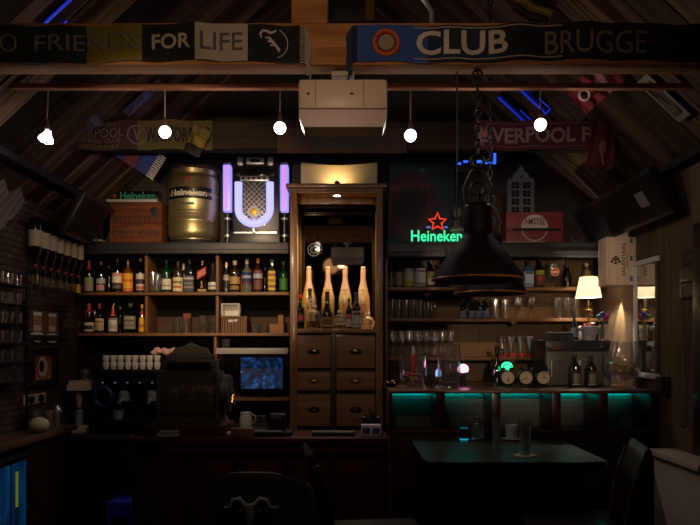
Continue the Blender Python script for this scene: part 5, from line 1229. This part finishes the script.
for k in range(-3, 6):
    for s in (-1, 1):
        z0 = jz(220) + k * .04
        pa = [(cxj - s * .085, -.03, z0), (cxj + s * .085, -.03, z0 + .17)]
        def clip(p, q):
            out = []
            for tt in [i / 20 for i in range(21)]:
                v = [p[i] + (q[i] - p[i]) * tt for i in range(3)]
                if jz(226) < v[2] < jz(181): out.append(v)
            return out
        c = clip(*pa)
        if len(c) > 1: mb.tube([c[0], c[-1]], .0035, 6)
mb.build('lattice_grille', CHROME, t)
d = MB().lathe([(0, 0), (.045, 0), (.045, .014), (.038, .018), (0, .018)], 26, (cxj, -.034, jz(212)), axis='y').build('chrome_disc', mat('silver_plastic', '#dcdce0', .3, .1), t)
MB().lathe([(0, 0), (.028, 0), (.024, .006), (0, .007)], 22, (cxj, -.0522, jz(212)), axis='y').build('gold_badge', BRASS, d)
MB().lohi((cxj - .012, -.075, jz(233)), (cxj + .012, -.062, jz(228)), .003).build('chrome_boss', CHROME, t)
MB().lohi((jx(241), -.04, jz(175.5)), (jx(269), -.0205, jz(166)), .004).build('display', mat('dim_display', '#1a1a1e', .1), t)
for a, b in ((235, 240), (270, 275)): MB().lohi((jx(a), -.038, jz(176)), (jx(b), -.0205, jz(169)), .004).build('control', DKMET, t)
MB().lohi((jx(240), -.045, jz(181)), (jx(269), -.0205, jz(176)), .004).build('key_strip', CHROME, t)
for k in range(5): MB().cyl((jx(243.5 + 5.2 * k), -.0455, jz(178.5)), (jx(243.5 + 5.2 * k), -.054, jz(178.5)), .011, n=12).build('round_key', DKMET, t)
MB().lohi((jx(246), -.035, jz(164)), (jx(264), .06, jz(157)), .01).build('silver_top_display', mat('silver_plastic', '#dcdce0', .3, .1), t); MB().lohi((jx(250), -.0365, jz(162)), (jx(260), -.0352, jz(159))).build('display_slot', MBLK, t)
for a, b in ((237, 242.5), (267.5, 273)): MB().lohi((jx(a), -.03, jz(165)), (jx(b), .06, jz(156)), .008).build('speaker_cap', mat('silver_plastic', '#a8a8ac', .3, .6), t)

# right cornice things
t = thing('poster_frame', 'steel framed music poster in teal and red leaning behind the neon sign', 'poster', (X(422, 5.5), 5.50, TZ2))
pw, ph = U(68, 5.5) / 2, Z(160, 5.5) - TZ2
MB().lohi((-pw, 0, 0), (pw, .012, ph)).build('backing', MBLK, t)
MB().lohi((-pw + .01, -.004, .012), (pw - .01, -.0002, ph - .012)).build('print', ramp_mat('swirl_print', 'sphere', [(.0, '#16282e'), (.32, '#173a44'), (.42, '#4a2030'), (.6, '#5a2a24'), (.75, '#1a2430'), (1., '#3a1c1c')], (2.6, 1, 2.2), (.25, 0, -.7)), t)
mb = MB().lohi((-pw, -.012, 0), (pw, .0, .014), .002); mb.build('steel_frame', CHROME, t)
mb = MB().lohi((-pw, -.008, .0145), (-pw + .01, -.0002, ph)).lohi((pw - .01, -.008, .0145), (pw, -.0002, ph)).lohi((-pw + .0105, -.008, ph - .01), (pw - .0105, -.0002, ph)); mb.build('dark_frame', DKMET, t)
text('UB40', .24, .13, paint('#0a0a0c'), t, (-.02, -.005, ph * .60), bold=.02)
MB().lohi((-.02, -.006, ph - .10), (.02, -.0045, ph - .07)).build('small_badge', paint('#5a6a6a'), t)
# neon sign
NY = 5.30
t = thing('neon_sign', 'lit green neon word sign with a red outlined star on the cornice', 'neon sign', (X(436, NY), NY, TZ2))
nx = lambda px: X(px, NY) - X(436, NY); nz = lambda py: Z(py, NY) - TZ2
MB().lohi((nx(410), .0, .001), (nx(463), .05, .012), .002).build('base_bar', BLACK, t)
GN = emit('green_neon', '#3affb0', 1.05, '#104030')
text('Heineken', nx(462) - nx(411), nz(230.5) - nz(241.5), GN, t, (nx(436.5), -.004, (nz(230.5) + nz(241.5)) / 2), name='neon_lettering', bold=.012, depth=.012)
mb = MB(); mb.tube([(x, 0, z) for x, z in star_pts(nx(437.5), nz(222), U(9.2, NY), .45)], .0065, 8, closed=True); mb.build('red_star_tube', emit('red_neon', '#ff3a24', 1.3, '#401008'), t)
for a in (428.5, 446): MB().lohi((nx(a - 2), -.005, nz(228)), (nx(a + 2), .005, nz(226.4)), .0).build('blue_tube', emit('soft_blue_tube', '#5a8aff', .6), t)
mb = MB()
for a in (424, 449): mb.cyl((nx(a), .012, .0125), (nx(a), .012, nz(226)), .004, n=8)
mb.build('stand_rods', BLACK, t)
# blue lit sign on the back wall
t = thing('blue_sign', 'dark red sign with cold blue lit strokes under the far beam', 'sign', (X(475, 5.58), 5.585, Z(172, 5.58)))
sw, sh_ = U(29, 5.58), U(26, 5.58)
MB().lohi((-sw, 0, 0), (sw, .034, sh_), .014).build('housing', mat('dark_red_housing', '#1c0c0e', .5), t)
BL = emit('cold_blue_led', '#2a5cff', 1.6)
sx_ = lambda px: X(px, 5.58) - X(475, 5.58); sz_ = lambda py: Z(py, 5.58) - Z(170, 5.58)
for (a, b, c, d) in ((454, 162.5, 461, 160.6), (463.5, 160.5, 468, 158.5), (477, 160.8, 481.5, 158.2), (485, 162, 496, 160), (493.5, 159.8, 496, 148)):
    MB().lohi((sx_(a), -.008, sz_(b)), (sx_(c), -.0005, sz_(d)), .0).build('blue_stroke', BL, t)
# clutter between poster and crate
t = thing('ceramic_figure', 'pale draped figure on the cornice between neon sign and pendant', 'figurine', (X(457, 5.42), 5.415, TZ2))
MB().lathe([(.06, 0), (.062, .03), (.045, .07), (.05, .12), (.03, .17), (.02, .2), (0, .22)], 18).build('robe', paint('#6a6660'), t); MB().ball((.0, -.01, .26), .045, (.9, 1, 1.1)).build('head', paint('#6e6a64'), t); MB().lathe([(.07, .1), (.075, .12), (.05, .14), (.07, .1)], 16).build('sash', paint('#8a8680'), t)
t = thing('leaning_board', 'plain brown board leaning on the back wall beside the gabled house', 'board', (X(495, 5.5), 5.583, TZ2))
MB().lohi((-.09, 0, 0), (.07, .02, .42), .004).build('board', wood('plain_brown_board', '#3a2618', '#553820', .6, axis=2), t); MB().lohi((.0705, -.005, 0), (.082, .025, .42), .002).build('edge_strip', MBLK, t)
# crate with slot
t = thing('beer_crate', 'red slatted beer crate with white circle below the gabled house', 'crate', (X(534, 5.36), 5.34, TZ2))
cw, ch = U(57, 5.34) / 2, Z(212, 5.34) - TZ2
RC = wood('red_crate_wood', '#6a1c24', '#843040', .55)
MB().lohi((-cw, 0, 0), (cw, .016, ch * .40), .003).build('front_slat', RC, t); MB().lohi((-cw, 0, ch * .49), (cw, .016, ch), .003).build('front_slat', RC, t)
MB().lohi((-cw, .0005, ch * .405), (-cw * .75, .0155, ch * .485)).lohi((cw * .93, .0005, ch * .405), (cw, .0155, ch * .485)).build('slat_spacer', RC, t)
mb = MB().lohi((-cw, .0165, 0), (-cw + .014, .22, ch), .002).lohi((cw - .014, .0165, 0), (cw, .22, ch), .002).lohi((-cw + .0145, .205, 0), (cw - .0145, .22, ch), .002).lohi((-cw + .0145, .0165, 0), (cw - .0145, .2045, .014)).lohi((-cw + .0145, .0165, ch - .014), (cw - .0145, .2045, ch)); mb.build('side_boards', RC, t)
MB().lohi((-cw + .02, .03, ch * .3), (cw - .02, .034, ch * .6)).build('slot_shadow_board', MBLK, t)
WC = paint('#b8aca4')
def disc_seg(z0, z1, nm, r=.105, cz_=ch * .5, m=WC, ri=0):
    pts = []
    for k in range(41):
        z = z0 + (z1 - z0) * k / 40; q = r * r - (z - cz_) ** 2
        if q >= 0: pts.append((math.sqrt(q), z))
    full = pts + [(-x, z) for x, z in pts[::-1]]
    return MB().prism(full, -.0016, -.0003).build(nm, m, t)
disc_seg(ch * .49 + .001, ch * .98, 'white_circle')
mb = MB(); mb.tube([(.1 * math.cos(a), -.001, ch * .5 + .1 * math.sin(a)) for a in [PI + .25 + (PI - .5) * k / 24 for k in range(25)]], .005, 6); mb.build('circle_arc', WC, t)
text('AMSTEL', .17, .05, paint('#5a1c20'), t, (0, -.0018, ch * .70), bold=.01)
# little gabled house
t = thing('model_house', 'tall pale canal-house model standing on the red crate', 'model house', (X(521, 5.44), 5.44, TZ2 + ch + .001))
hw, hh = U(27, 5.44) / 2, Z(165, 5.44) - TZ2 - ch
g = [(-hw, 0), (hw, 0), (hw, hh * .66), (hw * .92, hh * .72), (hw * .6, hh * .74), (hw * .55, hh * .82), (hw * .3, hh * .86), (0, hh), (-hw * .3, hh * .86), (-hw * .55, hh * .82), (-hw * .6, hh * .74), (-hw * .92, hh * .72), (-hw, hh * .66)]
MB().prism(g, 0, .09).build('facade', mat('pale_grey_plaster', '#5e606c', .6), t)
for r_ in range(4):
    for s in (-1, 1):
        w0 = MB().lohi((s * hw * .42 - hw * .27, -.003, hh * (.03 + .165 * r_)), (s * hw * .42 + hw * .27, -.0003, hh * (.15 + .165 * r_)), .0).build('window', paint('#1c1c24', .2), t)
        MB().lohi((s * hw * .42 - .002, -.005, hh * (.03 + .165 * r_)), (s * hw * .42 + .002, -.0032, hh * (.15 + .165 * r_))).lohi((s * hw * .42 - hw * .27, -.005, hh * (.088 + .165 * r_)), (s * hw * .42 + hw * .27, -.0032, hh * (.094 + .165 * r_))).build('glazing_bar', mat('pale_grey_plaster', '#5e606c', .6), w0)
MB().ball((0, 0, hh * .76), .011, (1, .3, 1), 10).build('round_window', paint('#1c1c24', .2), t)
t = thing('coral_branch', 'spiky dry twig sprig on the cornice beside the red crate', 'twig', (X(577, 5.36), 5.36, TZ2))
mb = MB()
for k in range(12):
    a = random.uniform(-.1, PI + .1); l = random.uniform(.03, .07); b = (l * math.cos(a), random.uniform(-.02, .02), .01 + l * .6 * abs(math.sin(a))); mb.tube([(0, 0, .004), b, (b[0] * 1.3, b[1], b[2] + .012)], [.004, .003, .0015], 6)
mb.ball((0, 0, .005), .012, (1, 1, .5), 8); mb.build('twigs', paint('#5a564e'), t)
for lab, x0, x1 in (('thin pale strip of board lying on the cornice in front of the red crate', 503, 546),):
    o = MB().lohi((X(x0, 5.26), 0, 0), (X(x1, 5.26), .03, .008), .002).build('batten', paint('#8f887a'), None, (0, 5.27, TZ2)); tag(o, lab, 'board')

# ------------------------------------------------------------------ cabinet bottles
KB = 1.6205
def kb(px, ytop, w, label, Y=5.24, **k): return bottle(label, (X(px, Y), Y, KB), Z(ytop, Y) - KB, U(w, Y), **k)
for k, px in enumerate((308.8, 328, 345.2, 363.2)):
    t = kb(px, 267, 13.4, 'tall gold champagne bottle in the lit cabinet, ' + ('first, above the red-capped bottle', 'second, left of the bright bulb reflection', 'third, above the small pink-labelled bottle', 'fourth, above the glass snifter')[k], Y=5.40, style='champ', body=GOLD, cap=COPPER, capf=(.64, 1), group='gold champagne bottles')
    H = Z(267, 5.40) - KB
    MB().lohi((-.026, -.060, .13), (.026, -.0545, .20)).build('front_label', mat('copper_label', '#b07a4a', .35, .6), t)
kb(300.2, 295, 9, 'dark liqueur bottle with red cap and red lettering, at the cabinet post', Y=5.19, style='wine', body=DARKB, cap='#b02020', capf=(.9, 1), lab=(.2, .45, '#241010'), bands=((.24, .4, '#8a1c1c', 40),))
kb(310, 289, 9.5, 'pale whisky bottle with black cap behind the round decanter', Y=5.28, style='squat', body=CLEARB, liquid=(.55, AMBERL), cap='#16120f', capf=(.76, 1), lab=(.2, .5, '#b89a6a'))
kb(314.2, 306, 12, 'round clear decanter part filled with amber spirit', style='squat', Y=5.18, body=CLEARB, liquid=(.34, mat('copper_liquid', '#7a4420', .15, coat=.4)), cap='#b89a70', capf=(.9, 1))
kb(327.2, 292, 11.5, 'dark bottle with dark red neck and round pale seal in the cabinet front row', Y=5.18, style='burg', body=mat('olive_black_glass', '#1a160a', .07, coat=.6), cap='#4a1414', capf=(.76, 1), lab=(.06, .32, '#9a7c4a'), bands=((.12, .26, '#6a4c26', 40),))
kb(339.8, 311, 12, 'low clear bottle with cream label beside the dark-sealed bottle', Y=5.18, style='squat', body=CLEARB, liquid=(.22, mat('copper_liquid', '#7a4420', .15, coat=.4)), cap='#c8b898', lab=(.22, .62, '#cfc09a'), bands=((.36, .42, '#7a6a48', 50),))
kb(348.9, 299, 6, 'small dark bottle with bright pink label in the cabinet front row', Y=5.17, style='std', body=DARKB, cap='#241c1a', lab=(.08, .34, '#b8a898'), bands=((.36, .5, '#d05a6c', 80),))
kb(356.6, 293, 9.5, 'tall port bottle with grey label and navy neck in the cabinet front row', Y=5.18, style='wine', body=mat('port_glass', '#1e0a05', .07, coat=.6), cap='#2c3040', capf=(.72, 1), lab=(.05, .50, '#a8a49e'), bands=((.38, .46, '#4a342c', 50), (.1, .14, '#7a7672', 60)))
t = thing('glass_snifter', 'low round stoppered glass decanter at the end of the cabinet row', 'decanter', (X(368, 5.2), 5.2, KB))
OMB().lathe([(.001, .006), (.03, .006), (.034, 0), (.05, .03), (.052, .055), (.036, .085), (.016, .10), (.015, .118), (.024, .124), (.022, .126), (.013, .12), (.013, .10), (.033, .084), (.049, .055), (.047, .031), (.001, .012)], 24).build('glass_body', CLEAR, t)
MB().ball((0, 0, .138), .016, (1, 1, .8)).build('stopper', CLEAR, t)
g = tumbler(.032, .085)
place(g, [(X(334.5, 5.3), 5.3, KB, 'clear tumbler tucked between the gold bottles, behind the low cream-labelled bottle'), (X(319.5, 5.33), 5.33, KB, 'clear tumbler tucked behind the round decanter')], '', 'glass', None)
for k_ in [o for o in COL.objects if o.get('label', '').startswith('clear tumbler tucked')]:
    if 'group' in k_: del k_['group']

# ------------------------------------------------------------------ hanging lamps, projector
BW = emit('bulb_glow', '#fff4f4', 6.0, '#ffffff')
bl = [(47, 136, 'tilted mini spot-shaped bulb nearest the left wall, hanging from the batten'), (165, 132, 'round bulb hanging over the keg side of the match scarf'), (280, 128, 'round bulb hanging beside the projector above the jukebox'),
      (410.5, 135.5, 'round bulb hanging between projector and big pendant'), (540.5, 124.5, 'round bulb hanging before the red far scarf')]
bulb_pos = []
for k, (px, py, lab) in enumerate(bl):
    Y = 3.5; x = X(px, Y); zc = Z(py, Y); r = .031
    t = thing('hanging_bulb', lab, 'lamp', (x, Y, zc), group='string of hanging bulbs'); bulb_pos.append((x, Y, zc))
    top = 2.814 - zc
    if k == 0: MB().lathe([(.0, -.038), (.022, -.036), (.038, -.026), (.036, -.012), (.02, .01), (.013, .03), (0, .032)], 22).build('bulb', BW, t).rotation_euler = (0, R(18), 0)
    else: MB().ball((0, 0, 0), r, n=22).build('bulb', BW, t)
    h = r + .0005 if k else .04
    MB().lathe([(.012, h - .003), (.012, h + .03), (.006, h + .045), (0, h + .046)], 14).build('socket', mat('brown_socket', '#4a2e22', .5), t)
    MB().cyl((0, 0, h + .0465), (.006 if k == 0 else 0, 0, top), .0035, n=8).build('cord', mat('twine_cord', '#8f7a6c', .8), t)
def pendant(label, px, Y, ztop_chain, extra=True):
    zr = 1.788
    t = thing('pendant_lamp', label, 'lamp', (X(px, Y), Y, zr), group='black industrial pendants')
    outer = [(.202, 0), (.200, .012), (.115, .135), (.062, .195), (.058, .205)]
    inner = [(r - .006, z - .001) for r, z in outer]
    OMB().lathe(outer, 40).build('lamp_shade', mat('black_enamel_shade', '#060507', .6, spec=.15), t)
    OMB().lathe(inner, 40).build('copper_lining', mat('copper_lining_metal', '#b87c50', .5, .2), t)
    MB().torus((0, 0, 0), .200, .005, 'z', n=44, k=8).build('copper_rim', mat('copper_rim_metal', '#a8683c', .35, .7), t)
    MB().lathe([(.06, .2055), (.062, .21), (.062, .32), (.05, .335), (.018, .345), (.0, .346)], 26).build('socket_cap', mat('black_enamel_shade', '#060507', .6, spec=.15), t)
    MB().ball((0, 0, .11), .045, (1, 1, 1.2)).build('bulb', mat('unlit_bulb', '#b8b0a0', .2), t)
    mb = MB()
    mb.tube([(-.05, 0, .33), (-.06, 0, .40), (-.03, 0, .47), (0, 0, .5), (.03, 0, .47), (.06, 0, .40), (.05, 0, .33)], .008, 8)
    mb.torus((0, 0, .52), .028, .008, n=18, k=8); mb.torus((0, 0, .40), .03, .007, n=18, k=8).cyl((0, 0, .345), (0, 0, .38), .015, n=12); mb.build('yoke', mat('black_iron', '#060606', .6, .2), t)
    mb = MB(); z = .55; k = 0; zz = ztop_chain - zr
    while z < zz - .012:
        c = (0, 0, z + .018); mb.torus(c, .016, .0045, 'y' if k % 2 else 'x', n=12, k=6, sc=(.75, 1.35) if k % 2 else (.75, 1.35)); z += .034; k += 1
    mb.torus((0, 0, zz - .02), .02, .005, n=14, k=6); mb.build('chain', mat('black_iron', '#060606', .6, .2), t)
    return t
pendant('big black cone pendant with copper lining on a chain from the front beam', 477.5, 3.0, 2.714)
t2 = pendant('second black cone pendant hanging behind and below the big one', 490, 3.8, roofz(X(490, 3.8)) - .05)
o = MB().cyl((0, 0, 0), (0, 0, .66), .0035, n=6).build('hanging_cable', MBLK, None, (X(457, 3.02), 3.02, 2.714 - .66)); tag(o, 'thin black cable dropping from the front beam beside the pendant chain', 'cable')
# projector
t = thing('projector', 'white projector slung under the front beam beside the king post', 'projector', (X(343, 2.98), 3.045, 2.445))
pw_ = U(45, 2.9)
mb = MB(); pts = [(-pw_, .075), (-pw_ * .99, .04), (-pw_ * .9, .0), (pw_ * .92, .0), (pw_ * .99, .04), (pw_, .075)]
mb.prism(pts, -.10, .03); mb.build('lower_shell', mat('lilac_lit_white_plastic', '#b8a8ac', .35), t)  # lilac light on the underside put into the shell's colour
MB().lohi((-pw_, -.11, .0755), (pw_, .05, .205), .016).build('upper_shell', mat('ivory_plastic', '#c4b8a8', .4), t)
MB().lohi((-pw_ * .62, -.1135, .085), (-pw_ * .605, -.1102, .195)).lohi((pw_ * .46, -.1135, .085), (pw_ * .475, -.1102, .195)).build('panel_seam', paint('#6a6058'), t)
MB().ball((-pw_ * .78, -.112, .14), .006, (1, .4, 1), 10).build('sensor_dot', MBLK, t); MB().ball((pw_ * .2, -.112, .14), .006, (1.6, .4, 1), 10).build('logo_dot', paint('#5a5450'), t)
MB().cyl((.0, .0, .2055), (0, .0, .2485), .022, n=16).lohi((-.05, -.035, .2485), (.05, .045, .2695), .003).build('ceiling_mount', mat('mount_white', '#b0aaa2', .5), t)
# dark sign on the roof behind the king post
t = thing('roof_sign', 'dark sign with small lettering hung behind the king post', 'sign', (X(350, 3.5), 3.5, Z(20, 3.5)))
MB().lohi((-.12, 0, 0), (.13, .015, .22), .003).build('board', paint('#12100f'), t); MB().lohi((.08, -.002, 0), (.125, -.0003, .22)).build('yellow_strip', paint('#5a4a1a'), t)
MB().lohi((-.09, -.002, .13), (.01, -.0003, .14)).build('lettering_line', paint('#6a625a'), t)
MB().cyl((.005, .007, .22), (.005, .007, roofz(.005) - Z(20, 3.5) - .06), .003, n=6).build('cord', MBLK, t)
# hook hanging in front of the roof above the navy scarf
t = thing('iron_hook', 'shiny bent iron hook above the navy scarf', 'hook', (X(432, 3.0), 3.005, 2.901))
MB().tube([(0, 0, 0), (.0, 0, .07), (-.03, 0, .12), (-.07, 0, .16), (-.10, 0, .20)], .011, 10).build('shank', CHROME, t); MB().ball((0, 0, .008), .02, (1, 1, .5)).build('foot', DKMET, t)

# ------------------------------------------------------------------ lights
def light(kind, name, loc, power, col, size=.05, rot=None, spot=None, blend=.5, sy=None):
    l = bpy.data.lights.new(name, kind); l.energy = power; l.color = srgb(col)[:3]
    if kind == 'AREA':
        l.size = size
        if sy: l.shape = 'RECTANGLE'; l.size_y = sy
    else: l.shadow_soft_size = size
    if kind == 'SPOT': l.spot_size = R(spot); l.spot_blend = blend
    o = bpy.data.objects.new(name, l); COL.objects.link(o); o.location = loc
    if rot is not None:
        o.rotation_euler = (Vector(rot) - Vector(loc)).to_track_quat('-Z', 'Y').to_euler()
    return o
LK = 1.0
for k, (x, y, z) in enumerate(bulb_pos): light('POINT', 'bulb_light', (x, y - .0, z - .05), 2.9 * LK, '#fff0e8', .02)
# warm lamp over the guests' side, then an added unseen fill above the camera
light('SPOT', 'guest_lamp', (-.12, 1.75, 2.62), 15, '#ffd0a4', .06, (-.1, 2.95, 2.74), 140, .9)
light('POINT', 'added_room_fill', (-.3, .3, 2.75), 1.8, '#ffc890', .12)
# unseen spots added to brighten the bottles, keg, drawers and glass shelves
light('SPOT', 'added_bar_fill', (-.75, 3.25, 2.68), 95, '#ffd8ac', .03, (-1.12, 5.35, 1.95), 52, .8)
light('SPOT', 'added_front_fill', (-.7, .3, 1.95), 230, '#ffdcb4', .04, (-1.08, 5.35, 2.36), 26, .6)
light('SPOT', 'added_shelf_fill', (.7, .3, 1.95), 150, '#ffdcb4', .04, (1.3, 5.2, 1.78), 25, .7)
# cabinet
light('SPOT', 'board_spot', (X(337, 5.27), 5.33, CZ + .05), 3.5, '#ffd8a0', .01, (X(337, 5.4), 5.46, CZ + .13), 140, 1.)
light('SPOT', 'niche_downlight', (X(337, 5.24), 5.24, zt - .02), 58., '#ffe6c8', .02, (X(337, 5.28), 5.31, 1.6), 140, .8)
# table lamp bulb, wall washer under the wine box
light('POINT', 'table_lamp_bulb', (t_x := X(589.5, 5.1), 5.12, LZ + (zb + zt2) / 2), 11, '#fff0dc', .02)
light('SPOT', 'wine_box_washer', (RX - .05, 5.06, wz0 - .02), 32, '#ffe0b0', .01, (RX + .0, 5.1, 1.3), 46, .35)
# glow of the niches
for a, b in nich: light('AREA', 'niche_led', ((X(a, CY) + X(b, CY)) / 2, CY + .285, 1.176), .36, '#00dcd4', X(b, CY) - X(a, CY) - .03, ((X(a, CY) + X(b, CY)) / 2, CY + .30, 1.169), sy=.006)
w = bpy.data.worlds.new('world'); SC.world = w; w.use_nodes = True
w.node_tree.nodes['Background'].inputs[0].default_value = (.9, .8, .9, 1); w.node_tree.nodes['Background'].inputs[1].default_value = .01

# ------------------------------------------------------------------ camera and output
cam = bpy.data.cameras.new('camera'); co = bpy.data.objects.new('camera', cam); COL.objects.link(co); SC.camera = co
co.location = (0, 0, EYE); co.rotation_euler = (PI / 2, 0, 0); cam.sensor_width = 36; cam.lens = F * 36 / 700
cam.shift_x = 0; cam.shift_y = (VY - 262.5) / 700; cam.clip_start = .02
vs = SC.view_settings; vs.view_transform = 'Standard'; vs.look = 'None'; vs.gamma = 1; vs.use_curve_mapping = False; vs.exposure = 0.
SC.cycles.max_bounces = 8; SC.cycles.transparent_max_bounces = 32; SC.cycles.use_denoising = True; SC.cycles.sample_clamp_indirect = 4
SC.cycles.caustics_reflective = False; SC.cycles.caustics_refractive = False
